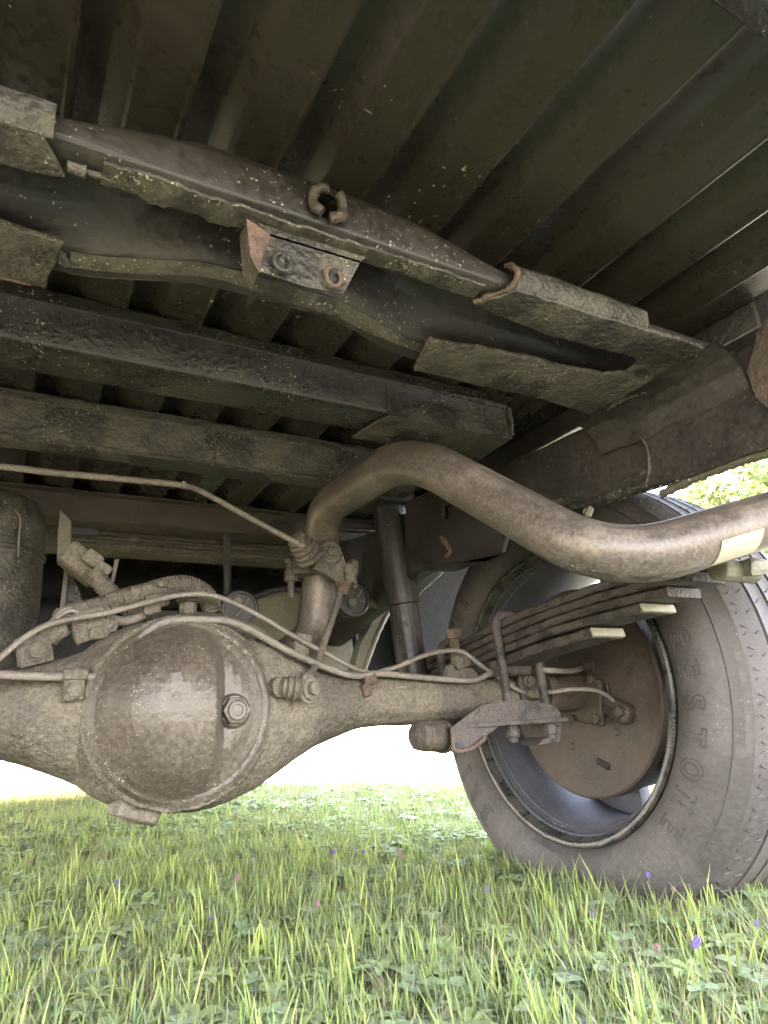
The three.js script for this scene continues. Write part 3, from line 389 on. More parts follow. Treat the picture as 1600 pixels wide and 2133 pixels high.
  const c6 = [0.615, 0.401, -0.858]; part(ax, 'bolt_block', [rbox(c6, [0.026, 0.020, 0.018], 0.004, [0, 0, 0.15], 0.002, 3), slab([[0.597, 0.397, -0.86], [0.638, 0.391, -0.86], [0.65, 0.377, -0.86], [0.586, 0.378, -0.86]], [0, 0, -0.012])], M.axle);
}
// ---- brake lines and cables on the axle
{
  part(truck, 'brake_line', tube([...[[-0.016, 0.387, -0.81], [0.001, 0.386, -0.81], [0.028, 0.384, -0.81], [0.055, 0.383, -0.81], [0.081, 0.383, -0.81], [0.099, 0.383, -0.81]], ...[[0.111, 0.391, -0.802], [0.121, 0.403, -0.802]], ...[[0.135, 0.422, -0.803], [0.15, 0.437, -0.803]], ...[[0.169, 0.445, -0.806], [0.205, 0.447, -0.806], [0.237, 0.446, -0.806], [0.265, 0.436, -0.806]], ...[[0.299, 0.421, -0.815], [0.331, 0.406, -0.815]], ...[[0.379, 0.392, -0.834], [0.418, 0.381, -0.834]], ...[[0.463, 0.384, -0.842], [0.518, 0.379, -0.842], [0.575, 0.374, -0.842], [0.623, 0.372, -0.842], [0.641, 0.376, -0.842]], ...[[0.667, 0.385, -0.838], [0.7, 0.388, -0.838], [0.729, 0.388, -0.838]], [0.73, 0.381, -0.796], [0.8, 0.381, -0.817], [0.868, 0.389, -0.858]], 0.0045, { seg: 240, rad: 10, lumps: 0.0004 }), M.line);
  part(truck, 'brake_line', tube([...[[-0.013, 0.394, -0.835], [-0.001, 0.406, -0.835], [0.02, 0.427, -0.835], [0.04, 0.441, -0.835]], ...[[0.066, 0.45, -0.84], [0.107, 0.459, -0.84], [0.144, 0.471, -0.84], [0.189, 0.483, -0.84]], ...[[0.227, 0.485, -0.845], [0.264, 0.473, -0.845], [0.297, 0.457, -0.845], [0.33, 0.439, -0.845], [0.357, 0.425, -0.845]], ...[[0.394, 0.409, -0.85], [0.43, 0.392, -0.85], [0.451, 0.386, -0.85]]], 0.0034, { seg: 160, rad: 10, lumps: 0.0004 }), M.line);
  part(truck, 'brake_line', tube([...[[0.465, 0.386, -0.852], [0.501, 0.395, -0.852], [0.543, 0.409, -0.852], [0.586, 0.417, -0.852], [0.617, 0.415, -0.852]], ...[[0.639, 0.395, -0.842], [0.673, 0.375, -0.842], [0.704, 0.357, -0.842], [0.732, 0.35, -0.842]], [0.76, 0.35, -0.824], [0.79, 0.352, -0.802], [0.82, 0.347, -0.787], [0.85, 0.333, -0.788], [0.868, 0.318, -0.795]], 0.0034, { seg: 130, rad: 10, lumps: 0.0004 }), M.line);
  // sensing rod from the left to the bellows beside the exhaust, and its short link
  const rod = part(truck, 'sensing_rod', tube([...[[-0.053, 0.632, -0.86], [-0.024, 0.632, -0.86], [0.038, 0.632, -0.86], [0.11, 0.634, -0.86], [0.189, 0.635, -0.86]], ...[[0.214, 0.639, -0.88], [0.24, 0.628, -0.88]], ...[[0.309, 0.606, -0.9], [0.378, 0.576, -0.9]]], 0.0042, { seg: 110, rad: 12, lumps: 0.0004, tension: 0.3 }), M.line);
  part(rod, 'rod_end', rbox([0.19, 0.635, -0.858], [0.008, 0.010, 0.008], 0.003), M.line);
  const a = V([0.367, 0.59, -0.905]), b = V([0.401, 0.568, -0.925]), dir = b.clone().sub(a), L = dir.length(); const pr = [[0, 0]]; for (let i = 0; i < 5; i++) { const k = 0.012 + 0.0022 * i; pr.push([k - 0.004, i * L / 5], [k + 0.003, (i + 0.35) * L / 5], [k + 0.003, (i + 0.65) * L / 5], [k - 0.004, (i + 0.95) * L / 5]); } pr.push([0, L]);
  const lv = part(truck, 'sensing_valve', [lathe(a.toArray(), dir.toArray(), pr, 28)], M.axle);
  const o = [0.435, 0.578, -0.925];
  part(lv, 'lever', [cyl([o[0], o[1], o[2] - 0.012], o, 0.0225, 0.0205, 32, 0.003), slab([[0.416, 0.577, -0.928], [0.453, 0.588, -0.928], [0.462, 0.559, -0.928], [0.475, 0.55, -0.928], [0.478, 0.53, -0.928], [0.452, 0.527, -0.928], [0.425, 0.543, -0.928], [0.407, 0.55, -0.928]], [0, 0, -0.012]), ...hexBolt(o, [0, 0, 1], 0.0085, 0.007, 0.012)], M.axle);
  const q = [0.464, 0.548, -0.922]; part(lv, 'ball_joint', [cyl([q[0], q[1] - 0.02, q[2]], [q[0], q[1] + 0.012, q[2]], 0.008), cyl([q[0] - 0.008, q[1] - 0.004, q[2]], [q[0] + 0.012, q[1] + 0.002, q[2]], 0.007)], M.axle);
  part(lv, 'link_rod', tube([[0.448, 0.526, -0.915], [0.432, 0.497, -0.9], [0.391, 0.434, -0.86], [0.358, 0.392, -0.825], [0.337, 0.378, -0.8]], 0.0052, { seg: 50, rad: 12, lumps: 0.0008 }), M.axle);
  part(lv, 'dust_boot', lathe([0.447, 0.521, -0.914], [-0.1, -1, 0.1], [[0.012, -0.006], [0.013, 0], [0.009, 0.004], [0.010, 0.008], [0.007, 0.012], [0.005, 0.014]], 20), M.rust);
}
// ---- exhaust pipe over the axle
{
  const verts = [[0.38, 0.40, -1.14], [0.440, 0.46, -1.012], [0.4475, 0.56, -0.994], [0.435, 0.657, -0.954], [0.435, 0.649, -0.68], [0.518, 0.45, -0.452], [0.722, 0.504, -0.386], [0.885, 0.548, -0.328]], bend = [0, 0.03, 0.03, 0.085, 0.075, 0.075, 0.05, 0];
  const pts = [verts[0]]; for (let i = 1; i + 1 < verts.length; i++) { const p = V(verts[i]), a = V(verts[i - 1]).sub(p), b = V(verts[i + 1]).sub(p), d = Math.min(bend[i], a.length() * 0.48, b.length() * 0.48), A = p.clone().addScaledVector(a.normalize(), d), B = p.clone().addScaledVector(b.normalize(), d), last = V(pts[pts.length - 1]), gap = last.distanceTo(A); for (let k = 1; k < Math.floor(gap / 0.02); k++) pts.push(last.clone().lerp(A, k / Math.floor(gap / 0.02)).toArray()); for (let k = 0; k <= 8; k++) { const t = k / 8; pts.push(A.clone().multiplyScalar((1 - t) ** 2).addScaledVector(p, 2 * t * (1 - t)).addScaledVector(B, t * t).toArray()); } } pts.push(verts[verts.length - 1]);
  const g = tube(pts, 0.029, { seg: 260, rad: 40 }), ex = part(truck, 'exhaust_pipe', g, M.pipe), c = g.userData.curve;
  // pinch marks on the inside of the first bend
  const fl = [0.442, 0.563, -0.994], fy = 0.5635;
  const fs = [[-0.062, 0.0], [-0.050, -0.022], [0, -0.04], [0.05, -0.022], [0.062, 0.0], [0.05, 0.022], [0, 0.04], [-0.05, 0.022]];
  const ring = new THREE.Path(); ring.absarc(0.447, 0.994, 0.0285, 0, Math.PI * 2);
  const fc = new THREE.CatmullRomCurve3(fs.map(p => new THREE.Vector3(0.447 + p[0], 0, -0.994 + p[1])), true, 'centripetal'), outline = fc.getPoints(48).slice(0, -1).map(v => [v.x, v.z]);
  const f1 = part(ex, 'flange', [plateXZ(outline, fy - 0.012, fy + 0.0, [], 0.002), plateXZ(outline.map(q => [0.447 + (q[0] - 0.447) * 0.96, -0.994 + (q[1] + 0.994) * 0.96]), fy + 0.001, fy + 0.008, [], 0.002)], M.axle);
  part(ex, 'flange_bolt', [cyl([0.391, fy - 0.05, -0.985], [0.391, fy + 0.012, -0.985], 0.0055, 0.0055, 14), cyl([0.391, fy - 0.022, -0.985], [0.391, fy - 0.012, -0.985], 0.011, 0.011, 6), ...hexBolt([0.391, fy + 0.008, -0.985], [0, 1, 0], 0.010, 0.007)], M.axle);
  part(ex, 'flange_bolt', [cyl([0.503, fy - 0.03, -0.985], [0.503, fy + 0.022, -0.985], 0.0055, 0.0055, 14), ...hexBolt([0.503, fy + 0.008, -0.985], [0, 1, 0], 0.010, 0.012)], M.axle);
  part(ex, 'weld_ring', bead(Array.from({ length: 21 }, (_, i) => { const a = i / 20 * 2 * Math.PI; return [0.448 + 0.030 * Math.cos(a), fy + 0.011, -0.993 + 0.030 * Math.sin(a)]; }), 0.004, 120), M.rust);
  // pale strip stuck round the tail end, and dark speckled patches at the bends
  const strip = (t0, t1, a0, a1, lift, m, name, lab, rag = 0) => {
    const nt = rag ? 60 : 24, nn = rag ? 24 : 14, P = [], up = new THREE.Vector3(0, 1, 0), pos = [];
    for (const L of [lift, 0.0004]) for (let i = 0; i <= nt; i++) for (let k = 0; k <= nn; k++) { const v = k / nn, t = t0 + (t1 - t0) * i / nt + 0.006 * (v - 0.5), C = c.getPointAt(t), T = c.getTangentAt(t), S = new THREE.Vector3().crossVectors(T, up).normalize(), U = new THREE.Vector3().crossVectors(S, T); const wv = rag * 2 * (n3(i * 0.22, 3, 0, 41) - 0.5) + rag * 0.8 * (n3(i * 0.9, 5, 0, 42) - 0.5), env = rag ? Math.sqrt(Math.max(0.02, 1 - (2 * i / nt - 1) ** 2)) : 1, am = (a0 + a1) / 2, a = am + (mix(a0, a1, v) - am) * env + wv * (2 * v - 1); P.push(C.clone().addScaledVector(S, Math.cos(a) * (0.029 + L)).addScaledVector(U, Math.sin(a) * (0.029 + L))); }
    const id = (l, i, k) => P[l * (nt + 1) * (nn + 1) + i * (nn + 1) + k].toArray(), q = (a, b, d, e) => pos.push(...a, ...b, ...d, ...a, ...d, ...e);
    for (let i = 0; i < nt; i++) for (let k = 0; k < nn; k++) q(id(0, i, k), id(0, i + 1, k), id(0, i + 1, k + 1), id(0, i, k + 1));
    for (let i = 0; i < nt; i++) for (const k of [0, nn]) q(id(0, i, k), id(1, i, k), id(1, i + 1, k), id(0, i + 1, k));
    for (let k = 0; k < nn; k++) for (const i of [0, nt]) q(id(0, i, k), id(1, i, k), id(1, i, k + 1), id(0, i, k + 1));
    const gg = new THREE.BufferGeometry(); gg.setAttribute('position', new THREE.Float32BufferAttribute(pos, 3)); part(ex, name, flat(gg, 0.8), m, lab);
  };
  strip(0.772, 0.812, -1.2, -0.3, 0.0012, M.patch, 'sticker', 'pale cream strip stuck to the pipe');
  strip(0.615, 0.765, -2.3, -0.95, 0.0005, M.speckle, 'dark_speckled_patch', 'dark speckled patch under the lower bend', 0.16);
  strip(0.335, 0.375, -1.6, -0.7, 0.0004, M.speckle, 'dark_speckled_patch', 'small dark patch before the upper bend', 0.12);
}
// ---- leaf spring
{
  const sp = new THREE.Group(); sp.name = 'leaf_spring'; truck.add(sp);
  // height of the top of the pack along z, x from 0.66 to 0.72
  const tc = new THREE.CatmullRomCurve3([[-1.5, 0.36], [-1.2, 0.401], [-1.05, 0.423], [-0.92, 0.442], [-0.81, 0.457], [-0.73, 0.466], [-0.65, 0.4715], [-0.55, 0.4735], [-0.48, 0.471], [-0.40, 0.466]].map(q => new THREE.Vector3(q[0], q[1], 0))), tp = tc.getPoints(300), top = z => { for (let i = 0; i < 300; i++) if (z <= tp[i + 1].x) { const t = (z - tp[i].x) / (tp[i + 1].x - tp[i].x); return mix(tp[i].y, tp[i + 1].y, clamp(t)); } return 0.466; };
  const leaf = (z0, z1, drop, th, curl = 0) => { const zs = lin(z0, z1, 40), pos = [], R = zs.map(z => { const y = top(z) - drop - curl * Math.max(0, z + 0.80) ** 2, x0 = 0.66, x1 = 0.72, b = 0.0022; return [[x0, y - b], [x0 + b, y], [x1 - b, y], [x1, y - b], [x1, y - th + b], [x1 - b, y - th], [x0 + b, y - th], [x0, y - th + b]].map(q => [q[0] + 0.0012 * (n3(z * 70, q[1] * 70, q[0], 4) - 0.5), q[1] + 0.0016 * (n3(z * 60, q[0] * 60, drop * 99, 5) - 0.5), z]); });
    for (let i = 0; i + 1 < R.length; i++) for (let j = 0; j < 8; j++) { const k = (j + 1) % 8; pos.push(...R[i][j], ...R[i + 1][j], ...R[i + 1][k], ...R[i][j], ...R[i + 1][k], ...R[i][k]); }
    for (const e of [R[0], R[R.length - 1]]) for (let j = 1; j < 7; j++) pos.push(...e[0], ...e[j], ...e[j + 1]);
    const g = new THREE.BufferGeometry(); g.setAttribute('position', new THREE.Float32BufferAttribute(pos, 3)); return flat(g, 0.5); };
  part(sp, 'leaf', leaf(-1.45, -0.452, 0.000, 0.0112), M.spring);
  part(sp, 'leaf', leaf(-1.18, -0.470, 0.0126, 0.0112), M.spring);
  part(sp, 'leaf', leaf(-1.10, -0.505, 0.0252, 0.0112), M.spring);
  part(sp, 'leaf', leaf(-1.02, -0.548, 0.0378, 0.0112), M.spring);
  part(sp, 'leaf', leaf(-0.99, -0.632, 0.0530, 0.0130), M.spring, 'thick bottom leaf of the spring');
  const tip = (z, y, h) => rbox([0.690, y, z], [0.0595, h, 0.004], 0.0018, [-0.25, 0, 0], 0.0006);
  part(sp, 'tip_pad', tip(-0.5455, top(-0.548) - 0.0378 - 0.0055, 0.0108), M.pad); part(sp, 'tip_pad', tip(-0.6295, top(-0.632) - 0.0530 - 0.006, 0.012), M.pad);
  part(sp, 'spring_eye', [cyl([0.66, 0.452, -0.438], [0.722, 0.452, -0.438], 0.0125), rbox([0.70, 0.452, -0.425], [0.03, 0.016, 0.02], 0.004, [0, 0, 0], 0.005, 3)], M.olive);
  const ub = (z, x = 0.6535, tt = top(z)) => tube([[x, 0.292, z + 0.004], [x, 0.34, z + 0.002], [x, 0.42, z - 0.004], [x + 0.001, tt - 0.004, z - 0.006], [x + 0.008, tt + 0.006, z - 0.007], [x + 0.03, tt + 0.009, z - 0.007], [x + 0.064, tt + 0.006, z - 0.007], [x + 0.072, tt - 0.004, z - 0.006], [x + 0.073, 0.40, z - 0.004], [x + 0.073, 0.292, z + 0.004]], 0.0072, { seg: 90, rad: 12, lumps: 0.0008 });
  part(sp, 'u_bolt', ub(-0.806), M.spring); part(sp, 'u_bolt', ub(-0.962), M.spring);
  const bs = [0.655, 0.44, -0.908]; part(sp, 'rusty_bolt', [cyl([bs[0] - 0.02, bs[1] - 0.03, bs[2] + 0.01], [bs[0] - 0.02, bs[1] + 0.006, bs[2] + 0.01], 0.008), ...hexBolt([bs[0] - 0.02, bs[1] + 0.004, bs[2] + 0.01], [0, 1, 0], 0.013, 0.014)], M.rust, 'rusted bolt head beside the spring');
  // lower plate with turned down rim, nuts, and the stub on its left
  const out = [[0.565, -0.79], [0.60, -0.782], [0.64, -0.778], [0.70, -0.776], [0.745, -0.782], [0.757, -0.80], [0.757, -0.95], [0.62, -0.96], [0.565, -0.93]];
  const pl = part(sp, 'spring_plate', [slab([[0.592, 0.333, -0.79], [0.627, 0.337, -0.79], [0.671, 0.339, -0.79], [0.725, 0.33, -0.79], [0.74, 0.319, -0.79], [0.739, 0.299, -0.79], [0.721, 0.304, -0.79], [0.675, 0.305, -0.79], [0.631, 0.308, -0.79], [0.604, 0.296, -0.79], [0.574, 0.28, -0.79], [0.542, 0.278, -0.79], [0.542, 0.307, -0.79]], [0, 0, -0.006]), plateXZ(out.map(q => [q[0], q[1]]), 0.305, 0.311), slab([[0.551, 0.306, -0.8], [0.55, 0.279, -0.8], [0.581, 0.281, -0.8], [0.61, 0.296, -0.8], [0.597, 0.313, -0.8]], [0, 0, -0.11]), slab([[0.73, 0.304, -0.8], [0.748, 0.299, -0.8], [0.74, 0.277, -0.8], [0.697, 0.275, -0.8], [0.707, 0.282, -0.8], [0.726, 0.285, -0.8]], [0, 0, -0.05])], M.spring);
  part(pl, 'rust_edge', [bead([[0.541, 0.307, -0.788], [0.54, 0.292, -0.788], [0.541, 0.278, -0.788], [0.572, 0.279, -0.788], [0.594, 0.291, -0.788]], 0.003, 90)], M.rust);
  part(pl, 'nut', [cyl([0.655, 0.288, -0.802], [0.655, 0.306, -0.802], 0.010, 0.010, 6), cyl([0.655, 0.281, -0.802], [0.655, 0.29, -0.802], 0.0065)], M.spring); part(pl, 'nut', [cyl([0.728, 0.288, -0.802], [0.728, 0.306, -0.802], 0.010, 0.010, 6), cyl([0.728, 0.281, -0.802], [0.728, 0.29, -0.802], 0.0065)], M.spring);
  const s0 = [0.491, 0.3, -0.8], s1 = [0.571, 0.293, -0.83];
  part(pl, 'damper_stub', [lathe(s0, [s1[0] - s0[0], s1[1] - s0[1], s1[2] - s0[2]], [[0, -0.002], [0.006, -0.002], [0.008, 0.0], [0.016, 0.002], [0.0195, 0.007], [0.0195, 0.012], [0.018, 0.014], [0.0205, 0.017], [0.0205, 0.05], [0.019, 0.054], [0.022, 0.056], [0.022, 0.062], [0, 0.062]], 48, 0.35)], M.plate);
  part(sp, 'spring_seat', [rbox([0.69, 0.388, -0.884], [0.07, 0.022, 0.13], 0.006, [0, 0, 0], 0.003, 4)], M.spring);
}
// ---- shock absorber
{
  const a = [0.603, 0.735, -1.03], b = [0.642, 0.40, -1.042], d = V(b).sub(V(a)), L = d.length(), m = V(a).addScaledVector(d, 0.63).toArray(), e = V(a).addScaledVector(d, 1.15).toArray();
  const sh = part(truck, 'shock_absorber', [lathe(a, d.toArray(), [[0, 0], [0.02, 0.0], [0.029, 0.01], [0.0305, 0.02], [0.0305, L * 0.63], [0.0295, L * 0.632], [0.025, L * 0.632]], 32)], M.rail);
  part(sh, 'lower_tube', [cyl(m, e, 0.0262, 0.0262, 30, 0.002)], M.rail);
  part(sh, 'upper_mount', [rbox([0.60, 0.715, -1.03], [0.09, 0.03, 0.08], 0.008, [0, 0, 0], 0.004)], M.dark);
}
// ---- rear wheel
const wheelC = [0.825, 0.354, -0.884];
const font = await new FontLoader().loadAsync('fonts/droid/droid_sans_bold.typeface.json');
function makeWheel(name, detail) {
  const w = new THREE.Group(); w.name = name; truck.add(w);
  const ax = [1, 0, 0], prof = []; // [radius, x]
  const half = [[0.214, 0.02], [0.222, 0.014], [0.232, 0.006], [0.2385, 0.0005], [0.2435, -0.0075], [0.251, -0.0155], [0.262, -0.0215], [0.276, -0.0245], [0.290, -0.0250], [0.303, -0.0225], [0.313, -0.0170], [0.320, -0.0115], [0.3235, -0.0085], [0.3255, -0.0090], [0.3275, -0.0068], [0.335, 0.0010], [0.3405, 0.0060], [0.3435, 0.0078], [0.3450, 0.0125], [0.3495, 0.0230], [0.3530, 0.0340]];
  const tread = []; for (const gx of [0.048, 0.082, 0.116, 0.150]) tread.push([0.3548, gx - 0.006], [0.3555, gx - 0.0035], [0.3475, gx - 0.0028], [0.3475, gx + 0.0028], [0.3555, gx + 0.0035], [0.3548, gx + 0.006]);
  const mir = half.map(q => [q[0], 0.198 - q[1]]).reverse();
  for (const q of [...half, ...tread, ...mir]) prof.push(new THREE.Vector2(q[0], q[1]));
  let g = new THREE.LatheGeometry(prof, detail ? 160 : 60); g.rotateZ(-Math.PI / 2); g.rotateX(0.2);
  const ty = part(w, 'tyre', flat(g, 0.55), M.rubber);
  const P = (r, a, x) => [x, r * Math.sin(a), r * Math.cos(a)];
  const surfX = r => { for (let i = 0; i + 1 < half.length; i++) if (r <= half[i + 1][0]) { const t = (r - half[i][0]) / (half[i + 1][0] - half[i][0]); return mix(half[i][1], half[i + 1][1], t); } return half[half.length - 1][1]; };
  if (detail) {
    // sidewall lettering: the outline of each letter as a fine raised ridge
    const word = 'BRIDGESTONE', geo = [], step = 8.75 * Math.PI / 180;
    for (const turn of [0, Math.PI]) [...word].forEach((ch, i) => {
      const a0 = 19 * Math.PI / 180 + (3 - i) * step + turn, sz = 0.033;
      for (const s of font.generateShapes(ch, sz)) {
        const paths = [s.getPoints(5), ...s.holes.map(h => h.getPoints(5))], bb = new THREE.Box2().setFromPoints(paths[0]), cw = (bb.min.x + bb.max.x) / 2;
        for (const p of paths) { const q = p.map(v => { const r = 0.2655 + v.y * 1.0, a = a0 - (v.x - cw) * 0.92 / 0.279 + v.y * 0.35; return P(r, a, surfX(r) - 0.0003); }); for (let k = 0; k < q.length; k++) { const A = q[k], B = q[(k + 1) % q.length]; if (Math.hypot(A[0] - B[0], A[1] - B[1], A[2] - B[2]) < 1e-5) continue; geo.push(cyl(A, B, 0.0010, 0.0010, 5, 0.0001)); } }
      }
    });
    part(ty, 'lettering', geo.map(ready), M.letter);
    // ribs on the shoulder and fine sipes across the tread
    const ribs = [], r_ = rng(5);
    for (let i = 0; i < 150; i++) { const a = i / 150 * 2 * Math.PI + 0.01 * r_(), A = P(0.3476, a, 0.0152), B = P(0.3496, a + 0.012 * (i % 2 ? 1 : -1), 0.024); ribs.push(cyl(A, B, 0.0009, 0.0007, 6, 0.0002)); if (i % 2) { const C = P(0.3530, a, 0.031), D2 = P(0.3550, a + 0.012, 0.040); ribs.push(cyl(C, D2, 0.0009, 0.0009, 5, 0.0003)); } }
    part(ty, 'shoulder_ribs', ribs, M.rubber).userData.kind = 'stuff';
    const sp = []; for (let i = 0; i < 90; i++) { const a = i / 150 * 2 * Math.PI + 0.01 * r_(), x = [0.065, 0.099, 0.133][i % 3]; sp.push(cyl(P(0.3553, a, x - 0.008), P(0.3553, a + 0.02, x + 0.004), 0.0007, 0.0007, 5, 0.0002)); }
    part(ty, 'sipes', sp, M.letter).userData.kind = 'stuff';
  }
  // rim: lip, barrel, six spokes
  const rp = [[0.2335, 0.0005], [0.2345, -0.005], [0.231, -0.0075], [0.2275, -0.005], [0.2265, 0.002], [0.221, 0.006], [0.2185, 0.012], [0.211, 0.030], [0.2065, 0.045], [0.205, 0.09], [0.2065, 0.13], [0.209, 0.170], [0.216, 0.195], [0.226, 0.202], [0.230, 0.200]].map(q => new THREE.Vector2(q[0], q[1]));
  let b = new THREE.LatheGeometry(rp, 120); b.rotateZ(-Math.PI / 2);
  const rim = part(w, 'rim', flat(b, 0.5), M.rim);
  let fg = new THREE.LatheGeometry([[0.2385, 0.0005], [0.2395, -0.0065], [0.2365, -0.0100], [0.2315, -0.0105], [0.2285, -0.0085], [0.2265, -0.003], [0.2235, 0.004], [0.2195, 0.009], [0.2175, 0.016], [0.2145, 0.026]].map(q => new THREE.Vector2(q[0], q[1])), 140); fg.rotateZ(-Math.PI / 2);
  part(rim, 'rim_flange', flat(fg, 0.6), M.flange);
  for (let i = 0; i < 6; i++) { const a = i * Math.PI / 3 + 0.26, s = new THREE.Shape([[0.045, -0.030], [0.12, -0.034], [0.207, -0.062], [0.2075, 0.062], [0.12, 0.034], [0.045, 0.030]].map(q => new THREE.Vector2(...q))); const e = new THREE.ExtrudeGeometry(s, { depth: 0.02, bevelEnabled: true, bevelSize: 0.003, bevelThickness: 0.003, bevelSegments: 2 }); e.rotateY(Math.PI / 2); e.rotateX(a + Math.PI / 2); e.translate(0.155, 0, 0); part(rim, 'spoke', flat(e, 0.4), M.rim); }
  part(rim, 'hub', [cyl([0.145, 0, 0], [0.185, 0, 0], 0.075)], M.rim);
  w.position.set(...wheelC); return w;
}
{
  const w = makeWheel('wheel', true);
  // brake drum and backing plate stay with the wheel end
  const bp = part(w, 'brake_plate', [lathe([0.048, 0, 0], [1, 0, 0], [[0, 0.0], [0.055, 0.0], [0.075, 0.002], [0.085, 0.0], [0.125, -0.001], [0.14, 0.003], [0.160, 0.003], [0.170, 0.001], [0.1735, 0.004], [0.1735, 0.022], [0.168, 0.026]], 90)], M.plate, 'brown round drum backing plate');
  part(w, 'brake_drum', [lathe([0.07, 0, 0], [1, 0, 0], [[0.168, 0], [0.1715, 0.003], [0.1715, 0.02], [0.166, 0.024], [0.164, 0.075], [0.15, 0.085], [0, 0.085]], 80)], M.dark);
  part(bp, 'wheel_cylinder', [rbox([0.862, 0.317, -0.788].map((v, i) => v - wheelC[i]), [0.026, 0.03, 0.05], 0.010, [0.5, 0, 0], 0.004, 3), ...hexBolt([0.85, 0.315, -0.775].map((v, i) => v - wheelC[i]), [-1, 0, 0], 0.010, 0.012)], M.plate);
  part(bp, 'plate_bolt', [...hexBolt([0.868, 0.391, -0.845].map((v, i) => v - wheelC[i]), [-1, 0, 0], 0.010, 0.010, 0.014), rbox([0.87, 0.352, -0.812].map((v, i) => v - wheelC[i]), [0.004, 0.022, 0.004], 0.001)], M.plate);
  for (const [yy, zz] of [[0.085, 0.02], [-0.07, 0.075], [-0.09, -0.03], [0.02, 0.12], [0.05, -0.09]]) part(bp, 'plate_rivet', cyl([0.050, yy, zz], [0.044, yy, zz], 0.007, 0.006, 14), M.plate);
  part(bp, 'inspection_slot', rbox([0.0475, -0.118, 0.035], [0.004, 0.012, 0.028], 0.003, [0.35, 0, 0]), M.black);
  part(bp, 'adjuster_cap', [rbox([0.868, 0.325, -0.82].map((v, i) => v - wheelC[i]), [0.006, 0.02, 0.014], 0.002, [0.2, 0, 0])], M.groove);
  // the other wheels of the truck
  const simple = makeWheel('wheel', false); simple.position.set(2 * CX - 0.825, 0.354, -0.884); simple.rotation.y = Math.PI;
  const f1 = simple.clone(); f1.name = 'wheel'; f1.position.set(0.825, 0.354, -4.1); f1.rotation.y = 0; truck.add(f1);
  const f2 = simple.clone(); f2.name = 'wheel'; f2.position.set(2 * CX - 0.825, 0.354, -4.1); truck.add(f2);
}

